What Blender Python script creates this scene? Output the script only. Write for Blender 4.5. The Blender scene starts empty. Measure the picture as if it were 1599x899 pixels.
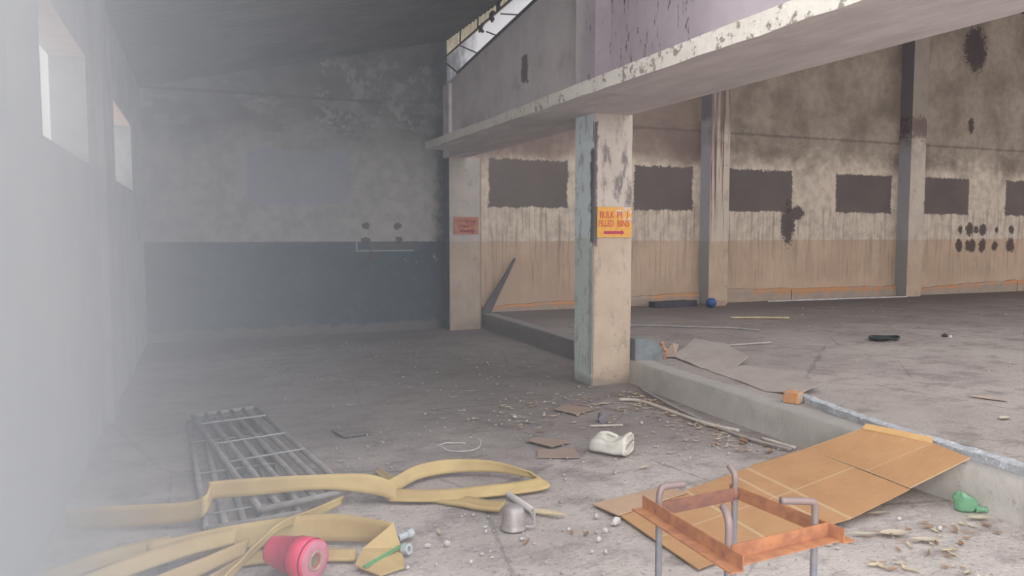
import bpy, bmesh, math, random
from mathutils import Vector, Matrix, noise as mnoise
R = random.Random(7)
C = bpy.context.scene.collection
PI = math.pi

# ------------------------------------------------------------------ camera, sky, light, exposure
S = bpy.context.scene
S.view_settings.view_transform = 'Standard'
S.view_settings.look = 'None'
S.view_settings.gamma = 1.0
S.view_settings.use_curve_mapping = False
S.view_settings.exposure = 0.0
cam = bpy.data.cameras.new('camera')
cam.sensor_fit = 'HORIZONTAL'; cam.sensor_width = 36.0; cam.lens = 36.0 * 1210.0 / 1599.0
cam.clip_start = 0.02; cam.clip_end = 200
co = bpy.data.objects.new('camera', cam); C.objects.link(co)
co.location = (0, 0, 1.55)
co.rotation_euler = (math.radians(90 - 4.0419), 0, math.radians(-23.184))
S.camera = co

world = bpy.data.worlds.new('sky'); S.world = world; world.use_nodes = True
wn = world.node_tree.nodes; wl = world.node_tree.links
bg = wn['Background']
bg.inputs['Color'].default_value = (0.97, 0.965, 1.0, 1); bg.inputs['Strength'].default_value = 2.15

def area_light(name, loc, rot, sx, sy, power, col):
    l = bpy.data.lights.new(name, 'AREA'); l.shape = 'RECTANGLE'; l.size = sx; l.size_y = sy
    l.energy = power; l.color = col
    o = bpy.data.objects.new(name, l); C.objects.link(o); o.location = loc; o.rotation_euler = rot
    return o
# daylight through the wide open shutter behind the camera
area_light('shutter_daylight', (-1.8, -8.5, 3.0), (math.radians(87), 0, math.radians(-27)), 8.0, 5.0, 560, (1.0, 0.97, 0.93))
# added fill lamp left of the camera, brightening the smoke and upper wall
area_light('left_fill_light', (-1.6, 0.4, 2.2), (math.radians(95), 0, math.radians(-44)), 2.2, 3.0, 500, (0.91, 0.95, 1.0))

# ------------------------------------------------------------------ node helper
class NT:
    def __init__(self, name, rough=0.9, spec=0.2):
        self.m = bpy.data.materials.new(name); self.m.use_nodes = True
        self.t = self.m.node_tree; self.n = self.t.nodes; self.l = self.t.links
        self.b = self.n['Principled BSDF']
        self.b.inputs['Roughness'].default_value = rough
        self.b.inputs['Specular IOR Level'].default_value = spec
        self.g = None
    def put(self, sock, v):
        if isinstance(v, bpy.types.NodeSocket): self.l.new(v, sock)
        elif isinstance(v, (tuple, list)) and len(v) == 3 and sock.type == 'RGBA': sock.default_value = (*v, 1)
        else: sock.default_value = v
    def pos(self):
        if not self.g: self.g = self.n.new('ShaderNodeNewGeometry')
        return self.g.outputs['Position']
    def obj(self):
        if not hasattr(self, 'tc'): self.tc = self.n.new('ShaderNodeTexCoord')
        return self.tc.outputs['Object']
    def uv(self):
        if not hasattr(self, 'tc'): self.tc = self.n.new('ShaderNodeTexCoord')
        return self.tc.outputs['UV']
    def xyz(self, v=None):
        s = self.n.new('ShaderNodeSeparateXYZ'); self.l.new(v if v is not None else self.pos(), s.inputs[0])
        return s.outputs[0], s.outputs[1], s.outputs[2]
    def scale(self, v, sc, off=(0, 0, 0)):
        mp = self.n.new('ShaderNodeMapping'); self.l.new(v, mp.inputs[0])
        mp.inputs['Scale'].default_value = sc; mp.inputs['Location'].default_value = off
        return mp.outputs[0]
    def noise(self, v, scale=5, detail=5, rough=0.6):
        t = self.n.new('ShaderNodeTexNoise'); self.l.new(v, t.inputs['Vector'])
        t.inputs['Scale'].default_value = scale; t.inputs['Detail'].default_value = detail; t.inputs['Roughness'].default_value = rough
        return t.outputs['Fac']
    def math(self, op, a, b=0.0, clamp=False):
        t = self.n.new('ShaderNodeMath'); t.operation = op; t.use_clamp = clamp
        self.put(t.inputs[0], a); self.put(t.inputs[1], b); return t.outputs[0]
    def add(self, a, b): return self.math('ADD', a, b)
    def sub(self, a, b): return self.math('SUBTRACT', a, b)
    def mul(self, a, b): return self.math('MULTIPLY', a, b)
    def mx(self, a, b): return self.math('MAXIMUM', a, b)
    def step(self, v, a, b):        # smooth 0..1 as v goes a..b
        t = self.n.new('ShaderNodeMapRange'); t.interpolation_type = 'SMOOTHSTEP'
        self.put(t.inputs['Value'], v); t.inputs['From Min'].default_value = a; t.inputs['From Max'].default_value = b
        return t.outputs['Result']
    def mix(self, f, a, b):
        t = self.n.new('ShaderNodeMix'); t.data_type = 'RGBA'
        self.put(t.inputs[0], f); self.put(t.inputs[6], a); self.put(t.inputs[7], b); return t.outputs[2]
    def rect(self, u, v, u0, u1, v0, v1, e=0.03, jag=None, j=0.12):
        """mask of a rectangle in (u,v); jag is a 0..1 noise socket that frays its border"""
        a = self.math('MINIMUM', self.sub(u, u0), self.sub(u1, u)); b = self.math('MINIMUM', self.sub(v, v0), self.sub(v1, v))
        d = self.math('MINIMUM', a, b)
        if jag is not None: d = self.add(d, self.mul(self.sub(jag, 0.5), j))
        return self.step(d, -e / 2, e / 2)
    def color(self, c): self.put(self.b.inputs['Base Color'], c)
    def bump(self, h, strength=0.3, dist=0.02):
        t = self.n.new('ShaderNodeBump'); t.inputs['Strength'].default_value = strength; t.inputs['Distance'].default_value = dist
        self.l.new(h, t.inputs['Height']); self.l.new(t.outputs[0], self.b.inputs['Normal'])
    def inp(self, k, v): self.b.inputs[k].default_value = v; return self

def plain(name, c, c2=None, sc=8, rough=0.8, spec=0.25, bump=0.15, metal=0.0, lo=0.35, hi=0.65):
    t = NT(name, rough, spec); n = t.noise(t.obj(), sc, 5)
    t.color(t.mix(t.step(n, lo, hi), c, c2 or tuple(x * 0.75 for x in c)))
    t.bump(n, bump, 0.01); t.inp('Metallic', metal); return t.m

# ------------------------------------------------------------------ mesh helpers (world coordinates)
def link(name, bm, mats, parent=None, smooth=False):
    me = bpy.data.meshes.new(name)
    bmesh.ops.recalc_face_normals(bm, faces=bm.faces[:])
    if parent is not None:
        off = root_of(parent)
        bmesh.ops.translate(bm, verts=bm.verts[:], vec=-off)
    bm.to_mesh(me); bm.free()
    for m in (mats if isinstance(mats, (list, tuple)) else [mats]): me.materials.append(m)
    if smooth:
        for p in me.polygons: p.use_smooth = True
    o = bpy.data.objects.new(name, me); C.objects.link(o)
    if parent is not None: o.parent = parent
    return o
def root_of(o):
    v = Vector(o.location)
    while o.parent: o = o.parent; v = v + Vector(o.location)
    return v
def tag(o, label=None, cat=None, group=None, kind=None):
    if label: o['label'] = label
    if cat: o['category'] = cat
    if group: o['group'] = group
    if kind: o['kind'] = kind
    return o
def empty(name, loc, label, cat, group=None):
    o = bpy.data.objects.new(name, None); C.objects.link(o); o.location = loc; o.empty_display_size = 0.1
    return tag(o, label, cat, group)
def recenter(o, base):
    """give a one-mesh thing its origin at its base"""
    o.data.transform(Matrix.Translation(-Vector(base))); o.location = base; return o
def B(): return bmesh.new()
def box(bm, p0, p1, mi=0):
    x0, y0, z0 = p0; x1, y1, z1 = p1
    v = [bm.verts.new(p) for p in ((x0,y0,z0),(x1,y0,z0),(x1,y1,z0),(x0,y1,z0),(x0,y0,z1),(x1,y0,z1),(x1,y1,z1),(x0,y1,z1))]
    fs = []
    for f in ((0,3,2,1),(4,5,6,7),(0,1,5,4),(1,2,6,5),(2,3,7,6),(3,0,4,7)):
        q = bm.faces.new([v[i] for i in f]); q.material_index = mi; fs.append(q)
    return v
def loft(bm, rings, closed=True, cap=True, mi=0):
    vr = [[bm.verts.new(p) for p in r] for r in rings]
    n = len(rings[0])
    for a, b in zip(vr, vr[1:]):
        for i in range(n if closed else n - 1):
            f = bm.faces.new((a[i], a[(i+1) % n], b[(i+1) % n], b[i])); f.material_index = mi
    if cap and closed:
        for r in (vr[0][::-1], vr[-1]):
            f = bm.faces.new(r); f.material_index = mi
    return vr
def frames(path):
    P = [Vector(p) for p in path]; out = []
    for i, p in enumerate(P):
        d = (P[min(i+1, len(P)-1)] - P[max(i-1, 0)]).normalized()
        up = Vector((0,0,1)) if abs(d.z) < 0.9 else Vector((1,0,0))
        s = d.cross(up).normalized(); out.append((p, d, s, s.cross(d).normalized()))
    # keep the side vector from flipping
    for i in range(1, len(out)):
        p, d, s, u = out[i]; ps = out[i-1][2]
        s = (ps - d * ps.dot(d)).normalized(); out[i] = (p, d, s, s.cross(d).normalized())
    return out
def tube(bm, path, r, n=10, mi=0):
    rr = r if isinstance(r, (list, tuple)) else [r] * len(path)
    rings = []
    for (p, d, s, u), q in zip(frames(path), rr):
        rings.append([p + s * math.cos(2*PI*k/n) * q + u * math.sin(2*PI*k/n) * q for k in range(n)])
    loft(bm, rings, mi=mi)
def spline(pts, k=6):
    """Catmull-Rom through rows of floats"""
    P = [list(p) for p in pts]; out = []
    for i in range(len(P) - 1):
        a, b, c, d = P[max(i-1,0)], P[i], P[i+1], P[min(i+2, len(P)-1)]
        for j in range(k):
            t = j / k
            out.append([0.5*((2*b[q]) + (-a[q]+c[q])*t + (2*a[q]-5*b[q]+4*c[q]-d[q])*t*t + (-a[q]+3*b[q]-3*c[q]+d[q])*t**3) for q in range(len(b))])
    out.append(P[-1]); return out
def ribbon(bm, rows, t=0.012, k=6, wob=0.004, uvs=None):
    """flattened hose: rows = (x,y,z of lower edge, x,y,z of upper edge)"""
    rings = []
    for i, r in enumerate(spline(rows, k)):
        a, b = Vector(r[:3]), Vector(r[3:]); w = b - a
        if i == 0: d = Vector(spline(rows, k)[1][:3]) - a
        else: d = (a + b) / 2 - prev
        if d.length < 1e-6: d = Vector((1,0,0))
        prev = (a + b) / 2
        nrm = w.cross(d).normalized()
        if i and nrm.dot(pn) < 0: nrm = -nrm
        pn = nrm
        mid = (a + b) / 2 + nrm * wob * mnoise.noise(Vector((i * 0.35, rows[0][0] * 9, 0)))
        h = w / 2
        rings.append([mid + h * c + nrm * s * t for c, s in ((-1,0),(-0.93,.8),(-0.5,.6),(0,.5),(0.5,.6),(0.93,.8),(1,0),(0.93,-.8),(0.5,-.6),(0,-.5),(-0.5,-.6),(-0.93,-.8))])
    loft(bm, rings)
def slab_poly(bm, top, t=0.006, mi=0):
    """thin sheet: top outline of 3D points, thickness t downwards"""
    a = [bm.verts.new(p) for p in top]; b = [bm.verts.new((p[0], p[1], p[2] - t)) for p in top]
    f = bm.faces.new(a); f.material_index = mi; f = bm.faces.new(b[::-1]); f.material_index = mi
    n = len(top)
    for i in range(n):
        f = bm.faces.new((a[i], b[i], b[(i+1) % n], a[(i+1) % n])); f.material_index = mi
def lathe(bm, prof, origin, axis=(0,0,1), n=32, mi=0, capped=False):
    """prof = (distance along axis, radius)"""
    o = Vector(origin); ax = Vector(axis).normalized()
    h = Vector((0,0,1)) if abs(ax.z) < 0.9 else Vector((1,0,0))
    s = ax.cross(h).normalized(); u = s.cross(ax)
    rings = [[o + ax * z + (s * math.cos(2*PI*k/n) + u * math.sin(2*PI*k/n)) * r for k in range(n)] for z, r in prof]
    return loft(bm, rings, cap=capped, mi=mi)
def chip(bm, c, r, seed=0, flat=0.7):
    m = bmesh.ops.create_icosphere(bm, subdivisions=1, radius=1.0)
    rr = random.Random(seed); q = Matrix.Rotation(rr.random()*6, 3, 'Z')
    sx, sy = rr.uniform(.7,1.3), rr.uniform(.6,1.1)
    for v in m['verts']:
        k = 1 + 0.35 * (rr.random() - .5)
        p = q @ Vector((v.co.x * sx, v.co.y * sy, v.co.z * flat)); v.co = Vector(c) + p * r * k
def bevel(bm, w, seg=2):
    bmesh.ops.bevel(bm, geom=bm.edges[:], offset=w, segments=seg, affect='EDGES', profile=0.6)
def structure(o, label=None, cat=None):
    o['kind'] = 'structure'
    if label: o['label'] = label
    if cat: o['category'] = cat
    return o

# ------------------------------------------------------------------ materials of the building
def mat_far_wall():
    t = NT('sooty_far_wall_paint', 0.92, 0.12); x, y, z = t.xyz(); p = t.pos()
    n1 = t.noise(p, 1.1, 6); n2 = t.noise(p, 6, 6); n3 = t.noise(p, 22, 4)
    drip = t.noise(t.scale(p, (11, 1, 0.55)), 1.0, 5, 0.7); drip2 = t.noise(t.scale(p, (26, 1, 0.8), (3, 0, 0)), 1.0, 4, 0.7)
    jag = t.add(t.mul(n2, .5), t.mul(n3, .5))
    right = t.step(x, 4.0, 4.02)
    up = t.mix(t.step(n2, .35, .7), (.50, .415, .33), (.37, .305, .245))
    up = t.mix(t.mul(t.step(n1, .5, .75), .5), up, (.30, .25, .205))
    low = t.mix(t.step(n1, .35, .65), (.43, .31, .22), (.36, .26, .185))
    col = t.mix(t.step(z, 1.40, 1.43), low, up)
    # cooler plaster and dark slate green dado in the left bay
    lup = t.mix(t.step(n2, .3, .7), (.235, .228, .222), (.30, .285, .27))
    zj = t.add(z, t.mul(t.sub(n3, .5), .03))
    ldado = t.mix(t.step(n2, .4, .75), (.040, .058, .066), (.055, .072, .080))
    chipm = t.mul(t.step(t.noise(p, 7, 6, .75), .62, .66), t.mul(t.step(x, 2.7, 3.6), t.step(t.math('ABSOLUTE', t.sub(z, 1.0)), .55, .2)))
    ldado = t.mix(t.mul(chipm, .75), ldado, (.28, .30, .30))
    chip2 = t.rect(x, z, 2.75, 3.55, 1.28, 1.40, .02, jag, .1)
    ldado = t.mix(t.mul(chip2, .55), ldado, (.10, .085, .08))
    linem = t.mx(t.rect(x, z, 2.52, 3.45, 1.265, 1.285, .01), t.rect(x, z, 2.52, 2.545, 1.265, 1.42, .01))
    ldado = t.mix(t.mul(linem, .6), ldado, (.32, .31, .30))
    left = t.mix(t.step(zj, 1.41, 1.43), ldado, lup)
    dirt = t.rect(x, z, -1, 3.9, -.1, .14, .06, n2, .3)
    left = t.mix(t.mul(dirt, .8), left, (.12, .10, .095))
    col = t.mix(right, left, col)
    # drips below the blocked windows
    dm = t.mul(t.step(drip, .51, .61), t.mul(t.step(z, .4, 1.7), t.step(z, 2.15, 1.95)))
    col = t.mix(t.mul(t.mul(dm, right), .5), col, (.15, .12, .105))
    dm2 = t.mul(t.step(drip2, .54, .62), t.mul(t.step(z, .35, .8), t.step(z, 2.1, 1.7)))
    col = t.mix(t.mul(t.mul(dm2, right), .45), col, (.17, .125, .10))
    # soot on the upper wall
    zs = t.add(t.add(z, t.mul(t.sub(n1, .5), 1.1)), t.mul(t.sub(n2, .5), .25))
    soot = t.mul(t.step(zs, 2.66, 3.25), t.add(.66, t.mul(t.step(n1, .35, .7), .38)))
    scol = t.mix(right, (.075, .069, .066), (.135, .104, .082))
    bare = t.mul(t.step(t.noise(p, 3.2, 8, .75), .50, .60), t.rect(x, z, 1.9, 3.7, 3.0, 4.2, .4))
    bare = t.mx(bare, t.mul(t.step(t.noise(t.scale(p, (.6, 1, 1.6)), 1.6, 7, .7), .50, .64), t.mul(.6, t.step(z, 4.2, 3.6))))
    sm = t.mul(soot, t.sub(1.0, t.mul(bare, t.sub(1.0, t.mul(right, .6)))))
    col = t.mix(t.mul(sm, .86), col, scol)
    rd = t.rect(x, z, 4.3, 9.0, 2.86, 9, .25, n1, .5)  # reddish soot, darkened further to offset light from the roof gap
    col = t.mix(t.mul(rd, .65), col, (.15, .10, .085))
    j2 = t.rect(x, z, -1, 3.0, 3.56, 3.60, .02, n2, .06); col = t.mix(t.mul(j2, .6), col, (.06, .055, .055))
    # horizontal dark joints
    j1 = t.rect(x, z, 4.5, 30, 3.42, 3.47, .03, n2, .08)
    col = t.mix(t.mul(j1, .5), col, (.09, .07, .06))
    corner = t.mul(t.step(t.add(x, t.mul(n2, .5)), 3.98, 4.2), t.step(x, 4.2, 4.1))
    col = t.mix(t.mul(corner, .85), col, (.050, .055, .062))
    # blocked up windows with frayed paint round them
    rects = [(4.74,6.21,1.99,2.79),(7.55,8.82,1.97,2.77),(9.64,11.21,1.97,2.78),(12.36,13.92,1.97,2.76),(14.92,16.32,1.97,2.76),(17.55,19.0,1.96,2.76)]
    pm = None
    for r in rects:
        q = t.rect(x, z, *r, .03, jag, .22); pm = q if pm is None else t.mx(pm, q)
    col = t.mix(pm, col, t.mix(t.step(n1, .3, .7), (.10, .082, .075), (.125, .10, .09)))
    lb = t.rect(x, z, .93, 2.43, 1.99, 2.80, .05, jag, .10)
    col = t.mix(t.mul(lb, .7), col, (.235, .25, .285))
    # holes and knocked-out spots
    spots = [(16.35,5.62,.36,.5),(14.55,4.72,.3,.42),(16.3,3.95,.1,.17),(14.35,4.25,.16,.3),(11.12,1.72,.17,.42),(11.35,1.95,.2,.14),(2.67,1.66,.07,.055),(3.18,1.66,.07,.055),(2.67,1.44,.07,.05),(3.2,1.44,.07,.06),(2.75,1.2,.05,.1)]
    for a, r in ((16.08, .09), (16.4, .13), (16.6, .08), (16.82, .12), (17.29, .06), (17.81, .09)): spots.append((a, 1.63, r, r * 1.1))
    for a, r in ((16.06, .12), (16.34, .10), (16.48, .13), (16.82, .13), (17.25, .10), (17.79, .15)): spots.append((a, 1.27, r, r * 1.2))
    hm = None
    for (a, b, ra, rb) in spots:
        d = t.add(t.math('POWER', t.math('DIVIDE', t.sub(x, a), ra), 2.0), t.math('POWER', t.math('DIVIDE', t.sub(z, b), rb), 2.0))
        q = t.step(t.add(d, t.mul(t.sub(jag, .5), 5.0)), 1.2, .7); hm = q if hm is None else t.mx(hm, q)
    col = t.mix(t.mul(hm, .9), col, (.055, .042, .042))
    gr = t.step(n3, .60, .70); col = t.mix(t.mul(gr, .22), col, (.08, .065, .06))
    t.color(col); t.bump(t.add(n2, t.mul(n3, .4)), .25, .02); return t.m

def mat_pillar(name, front, side, stain, zsplit=1.50, blood=0.0):
    """distempered pillar: cream front, bluish left face, chipped dark arris"""
    t = NT(name, .9, .12); x, y, z = t.xyz(); p = t.pos()
    n1 = t.noise(p, 3, 6); n2 = t.noise(p, 14, 5, .7); n3 = t.noise(t.scale(p, (1, 1, .35)), 9, 6, .75)
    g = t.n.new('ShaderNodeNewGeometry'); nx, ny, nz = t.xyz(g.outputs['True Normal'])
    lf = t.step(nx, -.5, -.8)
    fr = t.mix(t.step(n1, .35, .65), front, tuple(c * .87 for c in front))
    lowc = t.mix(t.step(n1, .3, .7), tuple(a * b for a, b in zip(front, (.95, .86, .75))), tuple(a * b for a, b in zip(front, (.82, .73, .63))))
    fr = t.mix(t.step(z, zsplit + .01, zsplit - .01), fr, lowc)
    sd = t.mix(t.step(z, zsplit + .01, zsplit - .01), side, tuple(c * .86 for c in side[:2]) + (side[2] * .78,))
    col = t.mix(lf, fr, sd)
    st = t.step(n3, .54, .64)
    col = t.mix(t.mul(st, .55), col, stain)
    st2 = t.step(n2, .64, .69)
    col = t.mix(t.mul(st2, .7), col, (.10, .085, .08))
    return t, col, (x, y, z, n1, n2, n3, lf)

def mat_near_pillar():
    t, col, (x, y, z, n1, n2, n3, lf) = mat_pillar('distempered_pillar_paint', (.48, .42, .365), (.70, .78, .79), (.25, .215, .19))  # bluish paint on the left face, lightened for light from the windows
    jag = t.add(t.mul(n2, .6), t.mul(n3, .4))
    edge = t.mul(t.sub(1.0, lf), t.rect(x, z, 3.80, 3.875, 1.42, 2.66, .03, jag, .10)); edge = t.mx(edge, t.mul(lf, t.rect(y, z, 6.7, 6.93, 1.45, 2.4, .03, jag, .16)))
    col = t.mix(t.mul(edge, .9), col, (.075, .065, .07))
    low = t.mx(t.mul(t.sub(1.0, lf), t.rect(x, z, 3.6, 3.86, .1, 1.42, .02, jag, .14)), t.mul(lf, t.rect(y, z, 6.7, 6.96, .1, 1.42, .03, jag, .2)))
    col = t.mix(t.mul(low, .35), col, (.20, .17, .16))
    mud = t.step(t.add(z, t.mul(t.sub(n1, .5), .3)), .10, .0)
    col = t.mix(t.mul(mud, .6), col, (.20, .17, .15))
    sm = t.mul(t.rect(x, z, 3.9, 4.4, 1.75, 2.5, .2, n1, .6), t.step(n3, .48, .62))
    col = t.mix(t.mul(sm, .75), col, (.13, .11, .11))
    t.color(col); t.bump(t.add(n1, n2), .3, .012); return t.m
def mat_far_pillar():
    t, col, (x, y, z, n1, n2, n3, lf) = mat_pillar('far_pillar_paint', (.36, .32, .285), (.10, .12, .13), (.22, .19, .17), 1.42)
    col = t.mix(t.mul(t.step(x, 4.45, 4.49), .6), col, (.08, .07, .07))
    t.color(col); t.bump(n2, .25, .01); return t.m
def mat_pilaster():
    t, col, (x, y, z, n1, n2, n3, lf) = mat_pillar('pilaster_paint', (.44, .37, .305), (.31, .31, .325), (.28, .20, .17), 1.40)  # left side colour includes the shade on that face
    drip = t.noise(t.scale(t.pos(), (13, 1, .35)), 1, 4, .6)
    bl = t.mul(t.mul(t.step(drip, .47, .53), t.step(z, 1.0, 2.6)), t.mul(t.step(x, 11, 10), t.sub(1.0, lf)))
    col = t.mix(t.mul(bl, .85), col, (.09, .035, .03))
    zz = t.add(z, t.mul(t.sub(n1, .5), 1.2))
    col = t.mix(t.mul(t.step(zz, 3.0, 3.8), .6), col, (.13, .105, .09))
    top = t.mul(t.step(zz, 3.5, 3.7), lf)
    col = t.mix(t.mul(top, .75), col, (.13, .12, .125))
    sp = t.rect(x, z, 14.1, 14.7, 3.55, 3.95, .1, n2, .5)
    col = t.mix(t.mul(sp, .7), col, (.10, .06, .055))
    t.color(col); t.bump(n2, .2, .01); return t.m
def mat_upper_wall():
    t = NT('mauve_upper_wall_plaster', .9, .12); x, y, z = t.xyz(); p = t.pos()
    n1 = t.noise(p, 1.5, 5); n2 = t.noise(p, 9, 6, .75); n3 = t.noise(t.scale(p, (6, 6, 1.6)), 2.4, 6, .75)
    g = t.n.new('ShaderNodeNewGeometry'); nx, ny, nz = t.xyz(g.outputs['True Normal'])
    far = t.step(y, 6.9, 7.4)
    col = t.mix(far, t.mix(t.step(n1, .35, .65), (.64, .555, .60), (.54, .47, .51)), t.mix(t.step(n1, .35, .65), (.90, .82, .82), (.80, .72, .72)))  # mauve near part; far part made paler to offset the weak light there
    col = t.mix(t.mul(t.step(ny, -.5, -.8), t.step(y, 8, 7.5)), col, t.mix(t.step(n1, .35, .65), (.40, .345, .375), (.34, .295, .32)))  # mauve front face, darkened to offset the strong lamp light on it
    warm = t.mul(t.step(n1, .5, .7), t.rect(y, z, 7.3, 12, 2.5, 3.7, .6))
    col = t.mix(t.mul(warm, .35), col, (.33, .24, .19))
    near = t.rect(y, z, 5.5, 7.1, 2.6, 4.6, .25, n1, .5)
    sp = t.mul(t.step(n3, .58, .63), near)
    col = t.mix(t.mul(sp, .8), col, (.075, .04, .045))
    sp2 = t.step(n2, .70, .74)
    col = t.mix(t.mul(sp2, .5), col, (.14, .10, .10))
    hk = t.rect(y, z, 8.85, 9.05, 3.42, 3.75, .03, n2, .25)
    col = t.mix(t.mul(hk, .8), col, (.10, .06, .06))
    t.color(col); t.bump(t.add(n1, n2), .25, .012); return t.m
def mat_fascia():
    t = NT('cream_fascia_limewash', .9, .12); p = t.pos(); x, y, z = t.xyz()
    n2 = t.noise(p, 9, 6, .75); n1 = t.noise(p, 2.5, 5)
    col = t.mix(t.step(n1, .3, .7), (.84, .79, .70), (.74, .69, .61))
    m = t.mul(t.step(n2, .53, .59), t.step(y, 8.5, 6.5))
    col = t.mix(t.mul(m, .85), col, (.24, .20, .165))
    gr = t.step(y, 9.3, 10.8)
    col = t.mix(t.mul(gr, .35), col, (.30, .36, .33))
    t.color(col); t.bump(n2, .6, .02); return t.m
def mat_soffit():
    t = NT('grey_soffit_plaster', .88, .15); p = t.pos()
    n1 = t.noise(t.scale(p, (3, .8, 1)), 1.4, 6, .7); n2 = t.noise(t.scale(p, (8, 2.4, 1)), 2.2, 6, .7)
    col = t.mix(t.step(n1, .35, .65), (.66, .605, .59), (.54, .495, .485))
    col = t.mix(t.mul(t.step(n2, .62, .70), .6), col, (.55, .52, .50))
    t.color(col); t.bump(n2, .3, .02); return t.m
def mat_floor(name, a, b, dark, zdark):
    t = NT(name, .93, .12); p = t.pos(); x, y, z = t.xyz()
    n1 = t.noise(p, .9, 6); n2 = t.noise(p, 5, 7, .7); n3 = t.noise(p, 38, 4, .7); n4 = t.noise(t.scale(p, (1, 1.35, 1)), 2.4, 7, .75)
    col = t.mix(t.step(n1, .35, .65), a, b)
    col = t.mix(t.mul(t.step(n4, .46, .66), .55), col, dark)
    col = t.mix(t.mul(t.step(n2, .56, .72), .35), col, tuple(c * 1.22 for c in a))
    sp = t.step(n3, .60, .68); col = t.mix(t.mul(sp, .45), col, tuple(c * 1.35 for c in a))
    sp2 = t.step(n3, .42, .34); col = t.mix(t.mul(sp2, .55), col, tuple(c * .8 for c in dark))
    v = t.n.new('ShaderNodeTexVoronoi'); v.feature = 'DISTANCE_TO_EDGE'; v.inputs['Scale'].default_value = .55
    t.l.new(t.scale(t.pos(), (1, 1, 1)), v.inputs['Vector'])
    cr = t.mul(t.step(t.add(v.outputs['Distance'], t.mul(t.sub(n2, .5), .05)), .006, .002), .35)
    col = t.mix(cr, col, tuple(c * .5 for c in dark))
    band = t.mul(t.step(t.add(y, t.mul(t.sub(n1, .5), 1.4)), 9.9, 11.3), .7); col = t.mix(band, col, tuple(c * .62 for c in dark))  # shade before the far wall painted into the floor colour
    # floor colour darkened with distance, painting in the fall-off of light
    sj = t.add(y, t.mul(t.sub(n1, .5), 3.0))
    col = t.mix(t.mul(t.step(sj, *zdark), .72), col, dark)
    t.color(col); t.bump(t.add(t.mul(n2, 1.0), t.mul(n3, .6)), .6, .03); return t.m
def mat_left_wall():
    t = NT('left_wall_limewash', .92, .1); p = t.pos(); x, y, z = t.xyz(); n1 = t.noise(p, 2, 6); n2 = t.noise(p, 12, 5, .7)
    col = t.mix(t.step(n1, .35, .65), (.30, .29, .28), (.24, .235, .23))
    col = t.mix(t.mul(t.step(n2, .62, .7), .4), col, (.2, .19, .18))
    so = t.step(t.add(z, t.mul(n1, 1.2)), 3.3, 4.2); col = t.mix(t.mul(so, .6), col, (.14, .13, .13))
    t.color(col); t.bump(n2, .3, .01); return t.m
def mat_roof():
    t = NT('sooty_roof_sheet', .95, .08); p = t.pos(); n1 = t.noise(p, 1.0, 6); n2 = t.noise(t.scale(p, (1.2, 7, 1)), 2, 5)
    col = t.mix(t.step(n1, .3, .7), (.062, .053, .048), (.098, .086, .077))
    col = t.mix(t.mul(t.step(n2, .55, .75), .35), col, (.15, .14, .13))
    t.color(col); return t.m
def mat_step():
    t = NT('worn_step_cement', .92, .12); p = t.pos(); x, y, z = t.xyz()
    n1 = t.noise(p, 2.5, 6); n2 = t.noise(p, 14, 6, .75)
    col = t.mix(t.step(n1, .35, .65), (.50, .47, .425), (.41, .385, .35))
    col = t.mix(t.mul(t.step(n2, .6, .7), .4), col, (.20, .19, .18))
    col = t.mix(t.mul(t.step(z, .215, .235), .6), col, (.27, .255, .235))
    col = t.mix(t.mul(t.step(y, 6.6, 8.2), .75), col, (.19, .175, .17))
    t.color(col); t.bump(t.add(n1, n2), .5, .02); return t.m

M_FAR, M_NP, M_FP, M_PIL = mat_far_wall(), mat_near_pillar(), mat_far_pillar(), mat_pilaster()
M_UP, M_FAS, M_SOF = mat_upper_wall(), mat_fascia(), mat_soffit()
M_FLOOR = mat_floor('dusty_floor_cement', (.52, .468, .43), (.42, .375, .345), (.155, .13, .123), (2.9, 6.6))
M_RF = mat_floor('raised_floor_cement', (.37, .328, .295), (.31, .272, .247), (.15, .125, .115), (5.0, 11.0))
M_LW, M_ROOF, M_STEP = mat_left_wall(), mat_roof(), mat_step()

# ------------------------------------------------------------------ the building
WALL_Y = 12.05
def lx(y): return -0.75 + 0.024 * y

bm = B()      # lower floor, gently uneven
nx, ny = 26, 70
vv = [[None]*(ny+1) for _ in range(nx+1)]
for i in range(nx+1):
    for j in range(ny+1):
        X = -1.2 + 5.75 * i / nx; Y = -2.5 + 14.6 * j / ny
        vv[i][j] = bm.verts.new((X, Y, 0.006 * mnoise.noise(Vector((X*1.3, Y*1.3, 0))) - .006))
for i in range(nx):
    for j in range(ny): bm.faces.new((vv[i][j], vv[i+1][j], vv[i+1][j+1], vv[i][j+1]))
structure(link('floor', bm, M_FLOOR, smooth=True), 'dusty grey cement floor of the lower bay, littered with scraps', 'floor')

EDGE = [(-2.5,4.08),(2.0,4.09),(3.0,4.10),(4.5,4.13),(5.6,4.19),(6.6,4.26),(8.4,4.42),(10,4.50),(12.04,4.56)]
ed = spline([(x, y) for y, x in EDGE], 10)
bm = B(); PZ = 0.235
rows = []
for (x, y) in ed:
    w = .012 * mnoise.noise(Vector((y*2.2, 1, 0))) + .006 * mnoise.noise(Vector((y*7, 4, 0)))
    rows.append([(x + w - .02, y, -.02), (x + w, y, .10), (x + w + .004, y, PZ - .014), (x + w + .014, y, PZ - .003), (x + w + .04, y, PZ), (x + .19, y, PZ)])
vr = loft(bm, rows, closed=False)
structure(link('platform_kerb', bm, M_STEP, smooth=True), 'worn grey cement step edge along the raised floor', 'step')
bm = B()
rows = [[(x + .185, y, PZ), (x + 1.2, y, PZ + .001), (x + 5, y, PZ - .012), (24.5, y, PZ - .06)] for (x, y) in ed]
loft(bm, rows, closed=False)
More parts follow.
